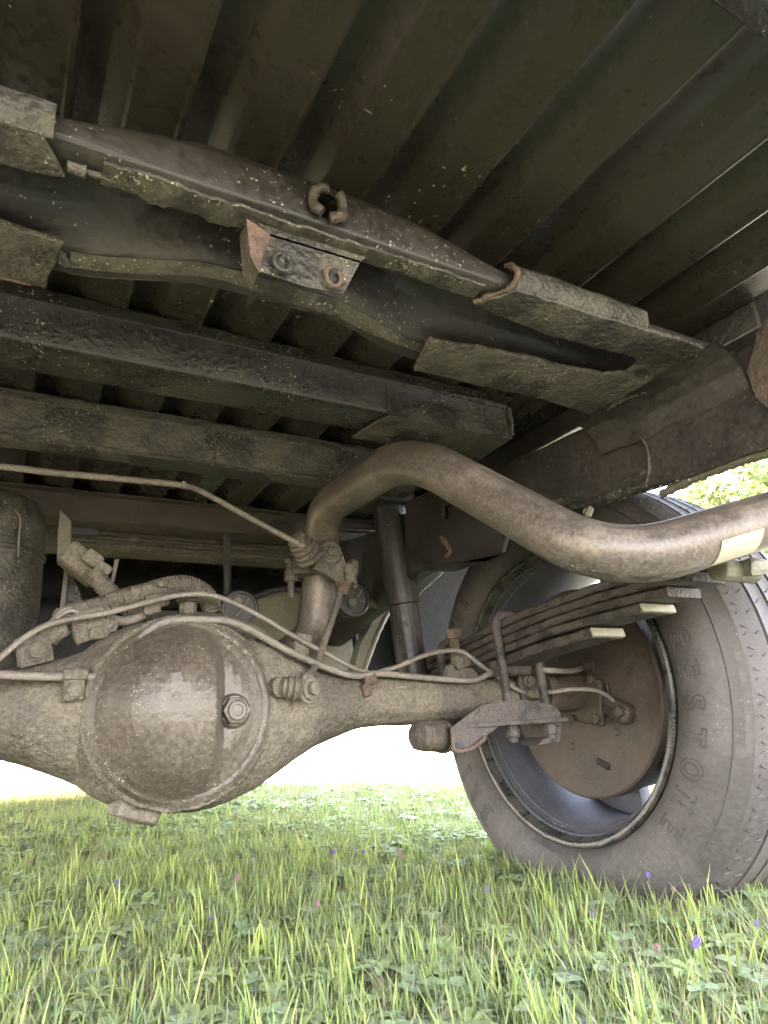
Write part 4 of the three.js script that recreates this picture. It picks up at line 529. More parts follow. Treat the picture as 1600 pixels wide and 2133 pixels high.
// ---- pieces ahead of the axle
{
  part(truck, 'rear_tube', [rbox([0.30, 0.684, -1.31], [0.52, 0.068, 0.06], 0.014, [0, 0, 0], 0.004, 3), bead([[0.06, 0.672, -1.278], [0.3, 0.674, -1.278], [0.55, 0.672, -1.278]], 0.004, 200), bead([[0.06, 0.658, -1.28], [0.3, 0.66, -1.28], [0.55, 0.657, -1.28]], 0.006, 200)], M.axle);
  const tb = part(truck, 'tube_cap', [rbox([0.108, 0.69, -1.27], [0.05, 0.036, 0.03], 0.005, [0, 0, 0], 0.003), ...hexBolt([0.116, 0.689, -1.252], [0, 0, 1], 0.009, 0.006, 0.011)], M.rim);
  part(truck, 'hanger_rod', tube([[0.353, 0.695, -1.22], [0.355, 0.647, -1.22], [0.357, 0.573, -1.22], [0.354, 0.544, -1.22]], 0.0072, { seg: 30, rad: 14 }), M.rail);
  // muffler with seamed end
  const mg = (hx, hy, z0, z1, e) => { const s = new THREE.Shape(); s.absellipse(0, 0, hx, hy, 0, Math.PI * 2); const g = new THREE.ExtrudeGeometry(s, { depth: z1 - z0 - 2 * e, bevelEnabled: true, bevelSize: e, bevelOffset: -e, bevelThickness: e, bevelSegments: 3, curveSegments: 40 }); g.translate(0, 0, z0 + e); return g; };
  const mo = [0.545, 0.482, 0]; const body = mg(0.148, 0.128, -1.95, -1.36, 0.012); body.translate(mo[0], mo[1], 0); const lip = new THREE.TorusGeometry(1, 0.006 / 0.14, 10, 70); lip.scale(0.152, 0.132, 0.14); lip.translate(mo[0], mo[1], -1.362);
  const mf = part(truck, 'muffler', flat(body, 0.6), M.tank); part(mf, 'end_seam', flat(lip, 1), M.rim);
  // rubber hangers
  for (const [p, dx] of [[[0.355, 0.524, -1.12], 0], [[0.575, 0.548, -1.12], 1]]) {
    const h = part(truck, 'rubber_hanger', [lathe([p[0], p[1], p[2] - 0.03], [-0.15, -0.1, 1], [[0, 0], [0.03, 0], [0.033, 0.004], [0.033, 0.026], [0.030, 0.03], [0.027, 0.030], [0.026, 0.0265], [0, 0.0265]], 40)], M.rail);
    part(h, 'ridge', [tube([[p[0] - 0.012, p[1] - 0.018, p[2] - 0.002], [p[0] + 0.002, p[1], p[2]], [p[0] + 0.014, p[1] + 0.02, p[2] - 0.002]], 0.0028, { seg: 16, rad: 8 }), cyl([p[0] - 0.008, p[1] + (dx ? -0.008 : 0.010), p[2] - 0.006], [p[0] - 0.009, p[1] + (dx ? -0.008 : 0.010), p[2] + 0.003], 0.0085), tube([[p[0] + 0.004, p[1] - 0.002, p[2] - 0.001], [p[0] + 0.02, p[1] - 0.006, p[2] - 0.003]], 0.0026, { seg: 8, rad: 8 })], M.line);
  }
  part(truck, 'support_strut', [slab([[0.675, 0.428, -1.3], [0.652, 0.428, -1.3], [0.674, 0.488, -1.3], [0.724, 0.563, -1.3], [0.753, 0.596, -1.3], [0.755, 0.572, -1.3], [0.723, 0.52, -1.3], [0.694, 0.468, -1.3]], [0, 0, -0.03]), tube([[0.672, 0.427, -1.29], [0.695, 0.477, -1.29], [0.729, 0.538, -1.29], [0.758, 0.577, -1.29]], 0.006, { seg: 20, rad: 8, lumps: 0.002 })], M.tank);
  part(truck, 'heat_shield', [slab([[0.795, 0.51, -1.5], [0.818, 0.543, -1.5], [0.846, 0.55, -1.5], [0.85, 0.522, -1.5], [0.827, 0.481, -1.5], [0.801, 0.451, -1.5], [0.792, 0.469, -1.5]], [0, 0, -0.02]), ], M.pad);
  part(truck, 'side_bracket', [slab([[0.775, 0.582, -1.35], [0.799, 0.59, -1.35], [0.819, 0.447, -1.35], [0.796, 0.446, -1.35]], [0.01, 0, -0.05])], M.rim);
  part(truck, 'bump_stop', [lathe([0.687, 0.672, -1.22], [0.1, -1, 0.05], [[0, -0.02], [0.085, -0.02], [0.088, 0.0], [0.084, 0.05], [0.065, 0.085], [0.03, 0.10], [0, 0.102]], 36)], M.dark);
  part(truck, 'bump_bracket', [tube([[0.604, 0.547, -1.14], [0.646, 0.54, -1.14], [0.702, 0.558, -1.14], [0.739, 0.584, -1.14], [0.797, 0.628, -1.14]], 0.009, { seg: 30, rad: 10, lumps: 0.002 }), slab([[0.699, 0.595, -1.13], [0.779, 0.64, -1.13], [0.815, 0.636, -1.13], [0.732, 0.58, -1.13], [0.714, 0.552, -1.13], [0.698, 0.551, -1.13]], [0, 0, -0.03])], M.olive);
  // canister at the left edge
  const k = part(truck, 'canister', [lathe([-0.036, 0.40, -1.1], [0, 1, 0], [[0, 0], [0.074, 0], [0.078, 0.01], [0.078, 0.176], [0.0805, 0.178], [0.0805, 0.183], [0.0775, 0.185], [0.0775, 0.225], [0.074, 0.245], [0.064, 0.262], [0.045, 0.272], [0, 0.276]], 48)], M.lip);
  part(k, 'rough_band', lathe([-0.036, 0.40, -1.1], [0, 1, 0], [[0.0784, 0.04], [0.0788, 0.05], [0.0788, 0.15], [0.0784, 0.16]], 48), M.coat, 'rougher lower half of the can');  // band of rougher coat round the lower half of the can
  part(k, 'seam', tube([[-0.004, 0.632, -1.022], [0.004, 0.62, -1.022], [0.005, 0.598, -1.022], [0.007, 0.564, -1.022]], 0.0014, { seg: 20, rad: 6 }), M.line);
  // thin upright bracket
  const bb = part(truck, 'blade_bracket', slab([[0.052, 0.63, -1], [0.067, 0.615, -1], [0.07, 0.563, -1], [0.068, 0.552, -1], [0.069, 0.536, -1], [0.069, 0.496, -1], [0.069, 0.45, -1], [0.063, 0.441, -1], [0.058, 0.444, -1], [0.063, 0.489, -1], [0.064, 0.542, -1], [0.062, 0.549, -1], [0.054, 0.558, -1], [0.052, 0.596, -1]], [0.002, 0, -0.003]), M.olive);
  part(bb, 'bracket_leg', [slab([[0.072, 0.545, -1.01], [0.086, 0.518, -1.01], [0.094, 0.495, -1.01], [0.074, 0.471, -1.01], [0.064, 0.442, -1.01], [0.066, 0.491, -1.01]], [0, 0, -0.012])], M.coat);
  part(truck, 'wire_support', [slab([[0.135, 0.576, -1.05], [0.141, 0.577, -1.05], [0.135, 0.534, -1.05], [0.131, 0.536, -1.05]], [0, 0, -0.004])], M.line);
  // wiring: corrugated sleeve, connectors, tape
  const conduit = (pts, r, n) => { const g = tube(pts, r, { seg: n * 4, rad: 16 }), c = g.userData.curve, rings = [g]; for (let i = 0; i < n; i++) { const t = (i + 0.5) / n, P = c.getPointAt(t), T = c.getTangentAt(t); const q = new THREE.TorusGeometry(r, r * 0.16, 6, 16); q.applyQuaternion(new THREE.Quaternion().setFromUnitVectors(new THREE.Vector3(0, 0, 1), T)); q.translate(P.x, P.y, P.z); rings.push(ready(flat(q, 1))); } return rings; };
  const wl = part(truck, 'wiring_loom', conduit([[0.092, 0.516, -0.9], [0.107, 0.5, -0.9], [0.128, 0.481, -0.9], [0.155, 0.469, -0.9], [0.168, 0.466, -0.9]], 0.0105, 26), M.axle);
  part(wl, 'conduit', conduit([[0.109, 0.477, -0.885], [0.134, 0.487, -0.885], [0.157, 0.494, -0.885], [0.181, 0.503, -0.885], [0.202, 0.506, -0.885], [0.221, 0.5, -0.885], [0.235, 0.487, -0.885], [0.24, 0.469, -0.885]], 0.0115, 44), M.axle);
  part(wl, 'tape_wrap', [tube([[0.077, 0.466, -0.885], [0.093, 0.474, -0.885], [0.111, 0.478, -0.885]], 0.0105, { seg: 30, rad: 12, lumps: 0.003 }), tube([[0.125, 0.482, -0.882], [0.142, 0.488, -0.882]], 0.0132, { seg: 14, rad: 14, lumps: 0.001 })], M.axle);
  part(wl, 'connector', [rbox([0.081, 0.538, -0.94], [0.055, 0.032, 0.03], 0.005, [0, 0, -0.65], 0.004, 4), rbox([0.091, 0.541, -0.92], [0.022, 0.018, 0.02], 0.003, [0, 0, -0.65], 0.002), rbox([0.1, 0.522, -0.91], [0.018, 0.026, 0.02], 0.003, [0, 0, -0.65], 0.002)], M.axle);
  part(wl, 'connector', [rbox([0.164, 0.478, -0.862], [0.026, 0.017, 0.014], 0.003, [0, 0, 0.28], 0.001), rbox([0.157, 0.468, -0.858], [0.02, 0.014, 0.010], 0.002, [0, 0, 0.2], 0.001)], M.axle);
  part(wl, 'connector', [rbox([0.09, 0.449, -0.87], [0.045, 0.036, 0.026], 0.006, [0, 0, 0.4], 0.008, 5), rbox([0.069, 0.46, -0.875], [0.038, 0.022, 0.024], 0.005, [0, 0, 0.35], 0.006, 6), rbox([0.098, 0.438, -0.86], [0.02, 0.014, 0.02], 0.004, [0, 0, 0.2], 0.004, 7)], M.axle);
  part(wl, 'wire', [tube([[0.041, 0.443, -0.86], [0.053, 0.455, -0.86], [0.065, 0.463, -0.86], [0.075, 0.461, -0.86]], 0.003, { seg: 24, rad: 8 }), tube([[0.025, 0.43, -0.862], [0.046, 0.449, -0.862], [0.057, 0.463, -0.862], [0.067, 0.466, -0.862]], 0.0026, { seg: 24, rad: 8 }), tube([[0.076, 0.458, -0.865], [0.094, 0.467, -0.865], [0.102, 0.471, -0.865], [0.109, 0.463, -0.865]], 0.003, { seg: 24, rad: 8 }), tube([[0.108, 0.458, -0.87], [0.122, 0.454, -0.87], [0.136, 0.456, -0.87], [0.15, 0.463, -0.87]], 0.006, { seg: 24, rad: 10 })], M.line);
  part(wl, 'cable_tie', [rbox([0.139, 0.491, -0.872], [0.012, 0.010, 0.008], 0.002), rbox([0.171, 0.502, -0.872], [0.012, 0.008, 0.008], 0.002), rbox([0.049, 0.442, -0.856], [0.014, 0.018, 0.012], 0.003, [0, 0, 0.5], 0.003)], M.axle);
  // large masses further forward
  part(truck, 'fuel_tank', [rbox([-0.02, 0.50, -2.05], [0.50, 0.24, 1.0], 0.04)], M.dark);
  part(truck, 'drive_shaft', [cyl([0.175, 0.40, -0.95], [0.165, 0.46, -2.9], 0.038, 0.038, 28), lathe([0.178, 0.395, -0.93], [0, 0.05, -1], [[0.055, 0], [0.055, 0.02], [0.042, 0.04], [0.038, 0.06]], 24)], M.dark);
  part(truck, 'gearbox', [rbox([0.16, 0.50, -3.1], [0.34, 0.30, 0.7], 0.06)], M.dark);
  part(truck, 'cab_floor', [rbox([CX, 0.62, -2.75], [1.6, 0.06, 1.75], 0.03)], M.dark); part(truck, 'cab_back_panel', rbox([CX, 0.82, -1.832], [1.76, 0.72, 0.02], 0.006), M.dark);
  part(truck, 'front_crossmember', [rbox([CX, 0.33, -3.9], [0.62, 0.10, 0.3], 0.03), rbox([CX, 0.30, -4.25], [0.7, 0.06, 0.35], 0.03)], M.dark);
}
// ---- bodywork round about: bed sides with wheel arch, cab and bonnet
{
  const ro = 0.5, wx = 0.354;
  // inner wheel arch over the tyre
  const arch = (x0, x1, name, i0 = 9, i1 = 30, m = M.olive) => { const pos = [], n = 30; const q = (a, b, c, d) => pos.push(...a, ...b, ...c, ...a, ...c, ...d); const P = (i, x, r) => { const a = Math.PI * i / n; return [x, 0.40 + r * Math.sin(a) * 0.92, -0.884 - r * Math.cos(a)]; };
    for (let i = i0; i < i1; i++) { q(P(i, x0, ro), P(i + 1, x0, ro), P(i + 1, x1, ro), P(i, x1, ro)); q(P(i, x0, ro + 0.006), P(i + 1, x0, ro + 0.006), P(i + 1, x1, ro + 0.006), P(i, x1, ro + 0.006)); }
    const g = new THREE.BufferGeometry(); g.setAttribute('position', new THREE.Float32BufferAttribute(pos, 3)); return part(truck, name, flat(g, 0.8), m); };
  part(truck, 'added_dark_panel', [rbox([0.86, 0.67, -1.42], [0.42, 0.48, 0.012], 0.003), rbox([2 * CX - 0.86, 0.67, -1.42], [0.42, 0.48, 0.012], 0.003)], M.black);  // black panels added to keep the gap ahead of the tyre dark
  part(truck, 'front_sill', rbox([CX, 0.70, -1.80], [1.7, 0.12, 0.03], 0.004), M.dark);
  part(truck, 'wheelhouse_wall', rbox([0.705, 0.7925, -0.884], [0.008, 0.155, 1.06], 0.002), M.rail);
  arch(0.70, 1.05, 'wheel_arch', 0, 10, M.black); arch(0.70, 1.05, 'wheel_arch', 10, 25); arch(2 * CX - 1.05, 2 * CX - 0.70, 'wheel_arch');  // shade ahead of the tyre is put into the arch front's black colour
  const side = x => { const s = new THREE.Shape(); s.moveTo(1.80, 0.50); s.lineTo(1.80, 1.25); s.lineTo(-0.45, 1.25); s.lineTo(-0.45, 0.56); s.lineTo(0.42, 0.56); s.lineTo(0.42, 0.66); for (let i = 0; i <= 20; i++) { const a = Math.PI * (0.22 + 0.56 * i / 20) ; s.lineTo(0.884 - 0.47 * Math.cos(a) , 0.354 + 0.50 * Math.sin(a)); } s.lineTo(1.34, 0.60); s.lineTo(1.34, 0.50); s.closePath(); const g = new THREE.ExtrudeGeometry(s, { depth: 0.035, bevelEnabled: false }); g.rotateY(Math.PI / 2); g.translate(x, 0, 0); return g; };
  part(truck, 'bed_side', [flat(side(1.045), 0.5)], M.paint); part(truck, 'bed_side', [flat(side(2 * CX - 1.08), 0.5)], M.paint);
  part(truck, 'side_floor', [rbox([0.87, 0.755, -0.31], [0.35, 0.02, 0.66], 0.004), rbox([0.87, 0.745, -1.60], [0.35, 0.02, 0.40], 0.004), rbox([2 * CX - 0.87, 0.745, -0.20], [0.35, 0.02, 0.44], 0.004), rbox([2 * CX - 0.87, 0.745, -1.60], [0.35, 0.02, 0.40], 0.004)], M.bed);
  part(truck, 'tailgate', [rbox([CX, 1.0, 0.13], [1.8, 0.5, 0.05], 0.01)], M.paint);
  const cab = new THREE.Shape([[-1.85, 0.48], [-1.85, 1.18], [-1.98, 1.74], [-2.9, 1.78], [-3.55, 1.22], [-4.75, 1.08], [-4.85, 0.55], [-4.55, 0.48], [-4.5, 0.62], [-4.1, 0.80], [-3.7, 0.62], [-3.66, 0.48]].map(q => new THREE.Vector2(-q[0], q[1])));
  const cg = new THREE.ExtrudeGeometry(cab, { depth: 1.74, bevelEnabled: true, bevelSize: 0.03, bevelThickness: 0.03, bevelSegments: 3 }); cg.rotateY(Math.PI / 2); cg.translate(CX - 0.87, 0, 0);
  const cb = part(truck, 'cab', flat(cg, 0.5), M.paint);
  for (const x of [CX - 0.905, CX + 0.902]) part(cb, 'side_window', slab([[x, 1.2, -2.05], [x, 1.66, -2.12], [x, 1.68, -2.85], [x, 1.24, -3.4]], [0.003, 0, 0]), M.glass);
}

// ================================================================ the lawn's plants
{
  const R = rng(2024);
  const inView = (x, z) => { const v = new THREE.Vector3(x, 0.04, z).project(camera); return v.z < 1 && Math.abs(v.x) < 1.12 && v.y > -1.45 && v.y < 0.2; };
  // one blade: a folded, bending strip
  function blade(pos, nor, col, x, z, h, w, az, lean, c) {
    const n = 4, dx = Math.cos(az), dz = Math.sin(az), sx = -dz, sz = dx; let prev = null;
    for (let i = 0; i <= n; i++) { const t = i / n, y = h * t * (1 - 0.18 * lean * t), o = h * lean * t * t, ww = w * (t < 0.7 ? 1 - 0.15 * t : (1 - t) / 0.3 * 0.85 + 0.06) / 2; const cxx = x + dx * o, czz = z + dz * o; const a = [cxx - sx * ww, y, czz - sz * ww], m = [cxx - dx * ww * 0.35, y - ww * 0.1, czz - dz * ww * 0.35], b = [cxx + sx * ww, y, czz + sz * ww];
      if (prev) { pos.push(...prev[0], ...prev[1], ...m, ...prev[0], ...m, ...a, ...prev[1], ...prev[2], ...b, ...prev[1], ...b, ...m); const k = 0.78 + 0.22 * t; for (let q = 0; q < 12; q++) col.push(c[0], c[1], c[2]); }
      prev = [a, m, b]; }
  }
  const leafMat = new THREE.MeshPhysicalMaterial({ color: 0xffffff, vertexColors: true, roughness: 0.9, transmission: 0.3, thickness: 0, side: THREE.DoubleSide });
  const tuft = (seed, n, h0, h1, spread, w0, w1, cols, leanMax) => { const r = rng(seed), pos = [], col = []; for (let i = 0; i < n; i++) { const a = r() * 6.283, d = spread * Math.sqrt(r()), c = cols[Math.floor(r() * cols.length)], k = 0.8 + 0.4 * r(); blade(pos, null, col, d * Math.cos(a), d * Math.sin(a), mix(h0, h1, r() ** 1.3), mix(w0, w1, r()), r() * 6.283, leanMax * r(), c.map(v => v * k)); } const g = new THREE.BufferGeometry(); g.setAttribute('position', new THREE.Float32BufferAttribute(pos, 3)); g.setAttribute('color', new THREE.Float32BufferAttribute(col, 3)); g.computeVertexNormals(); return g; };
  const lime = [[0.31, 0.37, 0.075], [0.265, 0.33, 0.08], [0.35, 0.4, 0.115], [0.24, 0.31, 0.08]], mid = [[0.265, 0.315, 0.115], [0.225, 0.28, 0.115], [0.295, 0.335, 0.14], [0.235, 0.29, 0.14]], straw = [[0.54, 0.43, 0.28], [0.43, 0.31, 0.22], [0.6, 0.51, 0.37], [0.32, 0.21, 0.155], [0.52, 0.39, 0.29]];
  const kinds = [
    { g: tuft(1, 7, 0.045, 0.09, 0.016, 0.00187, 0.00343, lime, 0.4), w: 0.5 }, { g: tuft(2, 8, 0.035, 0.078, 0.018, 0.00172, 0.00312, [...lime, ...lime, ...mid], 0.55), w: 1.3 },
    { g: tuft(3, 14, 0.028, 0.065, 0.024, 0.00117, 0.00234, [...lime, ...mid], 0.8), w: 2.2 }, { g: tuft(4, 14, 0.025, 0.06, 0.024, 0.00094, 0.00187, [...lime, ...mid, ...straw], 0.9), w: 2.2 },
    { g: tuft(5, 14, 0.02, 0.058, 0.026, 0.00070, 0.00148, straw, 1.2), w: 3.0 }, { g: tuft(6, 10, 0.03, 0.07, 0.022, 0.00125, 0.00265, mid, 0.8), w: 0.8 } ];
  // leaves near the ground: trefoil and rounded lobes
  const leafGeo = (seed, lobes, len, wid, cols) => { const r = rng(seed), pos = [], col = []; for (let s = 0; s < 3; s++) { const bx = 0.012 * (r() - 0.5), bz = 0.012 * (r() - 0.5), H = 0.02 + 0.03 * r(), az0 = r() * 6.28, c = cols[Math.floor(r() * cols.length)];
      for (let l = 0; l < lobes; l++) { const az = az0 + l * 6.283 / Math.max(lobes, 3), n = 5, tilt = 0.2 + 0.5 * r(); let pv = null; for (let i = 0; i <= n; i++) { const t = i / n, ww = wid * Math.sin(Math.PI * Math.min(1, 0.06 + t * 0.94)) ** 0.7 * (1 - 0.12 * (i % 2)) / 2, o = len * t, y = H + o * tilt * (1 - 0.9 * t), ca = Math.cos(az), sa = Math.sin(az); const m = [bx + ca * o, y - ww * 0.25, bz + sa * o], a = [bx + ca * o - sa * ww, y, bz + sa * o + ca * ww], b = [bx + ca * o + sa * ww, y, bz + sa * o - ca * ww]; if (pv) { pos.push(...pv[0], ...pv[1], ...m, ...pv[0], ...m, ...a, ...pv[1], ...pv[2], ...b, ...pv[1], ...b, ...m); const k = 0.85 + 0.3 * r(); for (let q = 0; q < 12; q++) col.push(c[0] * k, c[1] * k, c[2] * k); } pv = [a, m, b]; } }
      blade(pos, null, col, bx, bz, H, 0.0016, az0, 0.05, [0.12, 0.15, 0.06]); }
    const g = new THREE.BufferGeometry(); g.setAttribute('position', new THREE.Float32BufferAttribute(pos, 3)); g.setAttribute('color', new THREE.Float32BufferAttribute(col, 3)); g.computeVertexNormals(); return g; };
  const leafCols = [[0.29, 0.375, 0.14], [0.235, 0.32, 0.12], [0.32, 0.39, 0.13], [0.28, 0.345, 0.16]];
  const covers = [leafGeo(11, 3, 0.013, 0.012, leafCols), leafGeo(12, 3, 0.019, 0.015, leafCols), leafGeo(13, 5, 0.022, 0.008, leafCols), leafGeo(14, 2, 0.03, 0.013, leafCols)];
  const spots = []; // scatter over the part of the lawn that the picture shows, denser near
  const place = (n, z0, z1, x0, x1) => { for (let i = 0; i < n; i++) { const x = mix(x0, x1, R()), z = mix(z0, z1, R()); if (inView(x, z) && z > -3.35 + 2.06 * (x - 1.8) + 0.5 * (n3(x * 3, z * 3, 0, 91) - 0.5) && Math.hypot(x - 0.9, (z + 0.884) * 1.0) > 0.0 && !(x > 0.83 && x < 1.02 && Math.abs(z + 0.884) < 0.1)) spots.push([x, z]); } };
  place(20000, -1.6, -0.35, -0.1, 1.7); place(19000, -3.0, -1.4, -0.2, 3.2); place(16000, -7, -2.8, -0.2, 3.4);
  const sets = kinds.map(() => []), csets = covers.map(() => []), wsum = kinds.reduce((s, k) => s + k.w, 0);
  for (const [x, z] of spots) { const lush = n3(x * 2.2, z * 2.2, 0, 55); let q = R() * wsum, i = 0; while (q > kinds[i].w && i < kinds.length - 1) q -= kinds[i++].w; sets[i].push([x, z, 0.75 + 0.5 * R() + 0.25 * (lush - 0.5)]); }
  for (const [x, z] of spots) if (z > -4 && R() < 0.27 * (0.05 + 1.2 * n3(x * 4, z * 4, 2, 56))) csets[Math.floor(R() * covers.length)].push([x + 0.02 * R(), z + 0.02 * R(), 0.7 + 0.7 * R()]);
  const scatter = (name, g, list, label, cat) => { const im = new THREE.InstancedMesh(g, leafMat, list.length), o = new THREE.Object3D(), c = new THREE.Color(); list.forEach(([x, z, s], i) => { o.position.set(x, groundY(x, z) - 0.002, z); o.rotation.set((R() - 0.5) * 0.25, R() * 6.283, (R() - 0.5) * 0.25); const far = z < -3.2 ? 1 + 0.12 * (-3.2 - z) : 1; o.scale.set(s * Math.min(far, 2), s, s * Math.min(far, 2)); o.updateMatrix(); im.setMatrixAt(i, o.matrix); const k = 0.8 + 0.45 * R(), w = R() - 0.5; im.setColorAt(i, c.setRGB(k * (1 + 0.12 * w), k, k * (1 - 0.15 * w))); }); im.name = name; im.userData = { kind: 'stuff', label, category: cat }; im.castShadow = im.receiveShadow = true; scene.add(im); };
  const gl = ['tall lime green grass tufts standing above the rest', 'mixed bright and deep green grass tufts', 'short deep green grass of the lawn', 'short grass mixed with dry straw stems', 'dry straw coloured stems low in the lawn', 'leaning blue green grass tufts'];
  sets.forEach((l, i) => scatter('grass', kinds[i].g, l, gl[i], 'grass'));
  const ll = ['small trefoil leaves low in the grass', 'larger trefoil leaves among the blades', 'five fingered leaves close to the ground', 'paired long leaves close to the ground'];
  csets.forEach((l, i) => scatter('ground_leaves', covers[i], l, ll[i], 'ground cover'));

  // flower heads: seed head with small petals on a stalk
  const petal = [0.14, 0.1, 0.235], pink = [0.22, 0.125, 0.12], fm = c => new THREE.MeshStandardMaterial({ color: new THREE.Color().setRGB(...c), roughness: 0.8 });
  const flowerMats = { purple: fm(petal), pink: fm(pink), stem: fm([0.12, 0.17, 0.06]) };
  const flower = (kind, seed) => { const f = new THREE.Group(), r = rng(seed), H = 0.135 + 0.03 * r(); f.name = 'flower';
    part(f, 'stem', tube([[0, 0, 0], [0.002, H * 0.5, 0.002], [0.003, H, 0.001]], 0.0009, { seg: 8, rad: 6 }), flowerMats.stem);
    const hd = []; for (let i = 0; i < 22; i++) { const a = i * 2.4, t = i / 22, rr = 0.0052 * Math.sin(Math.PI * (0.15 + 0.75 * t)), s = 0.0021 + 0.0009 * r(); const g = new THREE.IcosahedronGeometry(s, 0); g.scale(1, 1.3, 0.7); g.rotateY(a); g.translate(0.003 + rr * Math.cos(a), H - 0.002 + t * 0.012, rr * Math.sin(a)); hd.push(flat(g, 0)); }
    part(f, 'flower_head', hd, flowerMats[kind]); return f; };
  const F = { purple: flower('purple', 3), pink: flower('pink', 9) }, used = {};
  const fl = { purple: ['small purple self-heal flower standing in the grass', 'purple flowers in the lawn'], pink: ['faded pink clover head standing in the grass', 'pink clover heads in the lawn'] };
  const putF = (kind, p, s) => { const o = used[kind] ? F[kind].clone() : F[kind]; used[kind] = 1; o.name = kind === 'purple' ? 'purple_flower' : 'clover_flower'; o.position.set(p[0], groundY(p[0], p[2]), p[2]); o.rotation.y = p[0] * 40; o.scale.setScalar(s); o.userData = { label: fl[kind][0], category: 'flower', group: fl[kind][1] }; scene.add(o); };
  for (const p of [[0.897, 0.06, -0.89], [0.612, 0.06, -0.839], [0.911, 0.06, -0.702], [0.141, 0.06, -1.32], [0.307, 0.06, -1.481], [0.61, 0.06, -1.203], [0.558, 0.06, -1.223], [0.284, 0.06, -1.021], [0.911, 0.06, -1.098], [0.852, 0.06, -1.11], [1.058, 0.06, -0.961], [0.662, 0.06, -0.698], [0.597, 0.06, -0.497], [0.747, 0.06, -0.54], [0.797, 0.06, -0.722], [0.889, 0.06, -0.668], [0.618, 0.06, -0.518], [0.788, 0.06, -1.248], [0.103, 0.06, -2.012], [0.198, 0.06, -1.266]]) putF('purple', p, 0.34 + 0.2 * R());
  for (const p of [[0.988, 0.055, -0.912], [0.855, 0.055, -0.934], [0.816, 0.055, -1.02], [0.88, 0.055, -0.87], [0.86, 0.055, -0.738], [0.804, 0.055, -0.69], [0.821, 0.055, -1.059], [0.759, 0.055, -1.125], [0.391, 0.055, -1.174], [0.354, 0.055, -1.131], [0.097, 0.055, -1.72], [0.159, 0.055, -1.1], [0.487, 0.055, -1.063], [0.402, 0.055, -0.941], [0.603, 0.055, -0.552], [0.628, 0.055, -1.099]]) putF('pink', p, 0.38 + 0.25 * R());
  // broad leaved weeds near the lens
  const weedMat = [[0.24, 0.34, 0.14], [0.21, 0.31, 0.15], [0.26, 0.35, 0.13]].map(c => new THREE.MeshPhysicalMaterial({ color: new THREE.Color().setRGB(...c), roughness: 0.55, side: THREE.DoubleSide }));
  const weed = (p, n, len, seed, label) => { const r = rng(seed), o = new THREE.Group(); o.name = 'broadleaf_weed'; o.position.set(p[0], groundY(p[0], p[2]), p[2]); o.userData = { label, category: 'plant' }; scene.add(o);
    for (let i = 0; i < n; i++) { const az = i * 2.4 + r(), L = len * (0.7 + 0.5 * r()), W = L * 0.62, base = 0.03 + 0.03 * r(), pos = [], N = 9; const row = i2 => { const t = i2 / N, lob = 1 - 0.16 * (i2 % 2), ww = W / 2 * Math.sin(Math.PI * Math.min(1, 0.04 + 0.96 * t)) ** 0.6 * lob, d = 0.006 + L * t, y = base + 0.35 * L * t * (1.2 - t) * 1.3; return [-1, -0.5, 0, 0.5, 1].map(k => { const q = k * ww, yy = y + Math.abs(k) * ww * 0.22 + 0.0012 * Math.sin(i2 * 3 + k * 4); return [Math.cos(az) * d - Math.sin(az) * q, yy, Math.sin(az) * d + Math.cos(az) * q]; }); };
      for (let k = 0; k < N; k++) { const A = row(k), B = row(k + 1); for (let j = 0; j < 4; j++) pos.push(...A[j], ...B[j], ...B[j + 1], ...A[j], ...B[j + 1], ...A[j + 1]); }
      const g = new THREE.BufferGeometry(); g.setAttribute('position', new THREE.Float32BufferAttribute(pos, 3)); g.computeVertexNormals(); boxUV(g); part(o, 'leaf', ready(g), weedMat[i % 3]); }
    part(o, 'stalk', tube([[0, -0.01, 0], [0.002, 0.02, 0.001], [0.004, 0.05, 0]], 0.0016, { seg: 8, rad: 6 }), flowerMats.stem); };
  weed([0.51, 0.02, -0.658], 7, 0.042, 1, 'large soft green lobed weed at the bottom edge of the lawn'); weed([0.779, 0.02, -1.093], 6, 0.045, 2, 'green lobed weed in front of the tyre\'s front edge');
  weed([0.661, 0.02, -0.667], 5, 0.035, 3, 'round leaved weed in the grass below the wheel'); weed([0.474, 0.02, -0.728], 5, 0.036, 4, 'rounded weed just left of the largest lobed weed');
  weed([0.229, 0.02, -1.225], 5, 0.036, 5, 'oval leaved weed in the grass below the differential cover'); weed([0.304, 0.02, -1.174], 5, 0.03, 6, 'dark leaved weed beside a thin upright stem');
  weed([1.072, 0.02, -0.944], 6, 0.04, 7, 'leafy weed growing against the tyre tread'); weed([0.082, 0.02, -1.292], 5, 0.034, 8, 'small weed at the left edge of the lawn'); weed([0.33, 0.02, -0.942], 5, 0.034, 9, 'pale weed leaves in the middle of the near grass');
}

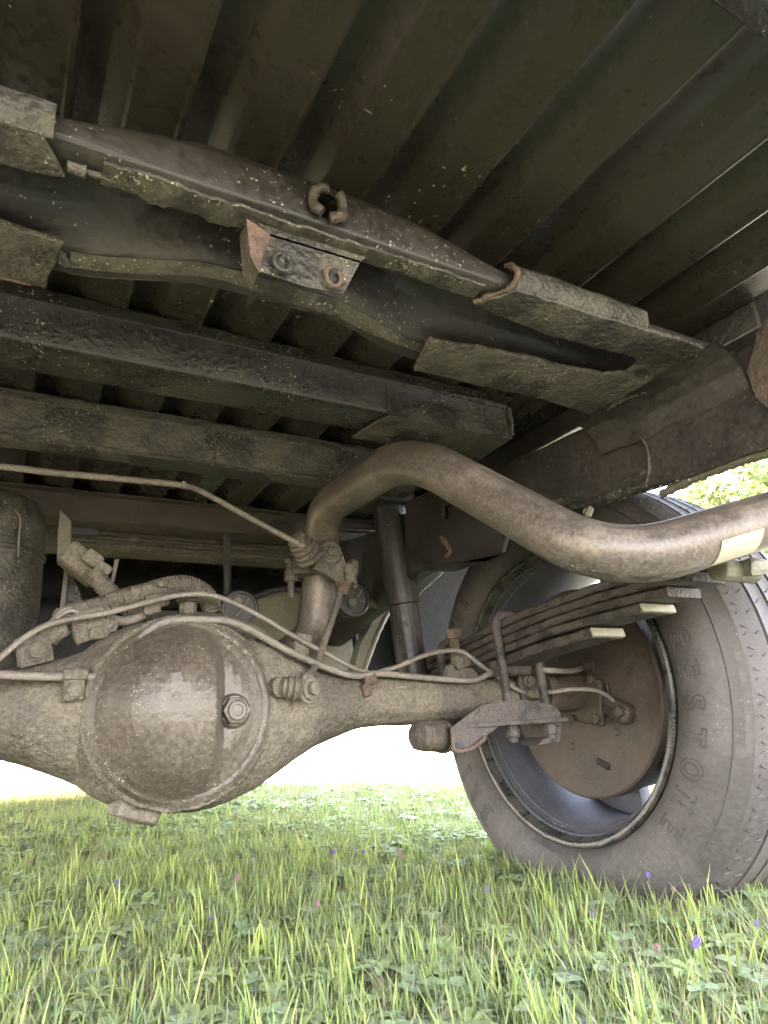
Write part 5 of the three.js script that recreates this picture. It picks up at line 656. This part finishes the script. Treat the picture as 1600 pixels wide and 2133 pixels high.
// ================================================================ trees beyond the lawn
{
  const bark = grime(131, { a: [0.1, 0.08, 0.06], b: [0.16, 0.13, 0.1], rough: 0.9, tile: 0.6, bump: 0.01 });
  const tones = [[0.1, 0.14, 0.035], [0.13, 0.16, 0.045], [0.09, 0.13, 0.04]].map(c => new THREE.MeshStandardMaterial({ color: new THREE.Color().setRGB(...c), roughness: 0.8, side: THREE.DoubleSide }));
  const tree = (x, z, h, w, seed, label) => {
    const r = rng(seed), t = new THREE.Group(); t.name = 'broadleaf_tree'; t.position.set(x, 0, z); t.userData = { label, category: 'tree', group: 'trees beyond the lawn' }; scene.add(t);
    const limbs = [tube([[0, -0.1, 0], [0.05, h * 0.25, 0.05], [-0.05, h * 0.55, 0], [0.05, h * 0.8, 0.05]], 0.16, { seg: 20, rad: 9 })];
    const tips = []; for (let i = 0; i < 16; i++) { const a = i * 2.4, y0 = h * (0.25 + 0.5 * i / 16), L = w * (0.55 + 0.45 * r()), e = [L * Math.cos(a), y0 + h * (0.1 + 0.15 * r()), L * Math.sin(a)]; limbs.push(tube([[0, y0, 0], [e[0] * 0.5, y0 + 0.06 * h, e[2] * 0.5], e], 0.05, { seg: 8, rad: 6 })); tips.push(e, [e[0] * 0.55, e[1] * 0.95, e[2] * 0.55]); }
    tips.push([0, h * 0.9, 0], [0.2, h * 0.8, 0.3]); part(t, 'trunk', limbs, bark);
    const pos = []; for (const e of tips) for (let k = 0; k < 160; k++) { const a = r() * 6.28, b = Math.acos(2 * r() - 1), d = w * 0.33 * Math.cbrt(r()) * (0.7 + 0.5 * r()), c = [e[0] + d * Math.sin(b) * Math.cos(a), e[1] + d * 0.8 * Math.cos(b), e[2] + d * Math.sin(b) * Math.sin(a)], s = 0.10 + 0.1 * r(); const u = new THREE.Vector3(r() - 0.5, r() - 0.5, r() - 0.5).normalize(), v = new THREE.Vector3(r() - 0.5, r() - 0.5, r() - 0.5).cross(u).normalize(); const q = (i, j) => [c[0] + s * (u.x * i + v.x * j * 0.6), c[1] + s * (u.y * i + v.y * j * 0.6), c[2] + s * (u.z * i + v.z * j * 0.6)]; pos.push(...q(-1, 0), ...q(0, 1), ...q(1, 0), ...q(-1, 0), ...q(1, 0), ...q(0, -1)); }
    const g = new THREE.BufferGeometry(); g.setAttribute('position', new THREE.Float32BufferAttribute(pos, 3)); g.computeVertexNormals(); boxUV(g); part(t, 'crown', ready(g), tones[seed % 3]);
  };
  tree(24.5, -14.0, 9.8, 2.6, 1, 'tall pale green tree seen above the tyre'); tree(27.5, -13.0, 11, 3.0, 2, 'tree at the right edge behind the wheel arch'); tree(31, -20, 10, 3, 3, 'tree standing further back behind the wheel');
}
scene.traverse(o => { if (o.isMesh) { o.castShadow = o.receiveShadow = true; } });
// repeats under one parent take a number
{ const seen = {}; scene.traverse(o => { if (!o.name) return; const n = seen[o.name] = (seen[o.name] ?? -1) + 1; if (n) o.userData.kindName = n, o.name = o.name + '_' + String(n).padStart(3, '0'); delete o.userData.kindName; }); }
renderer.render(scene, camera);
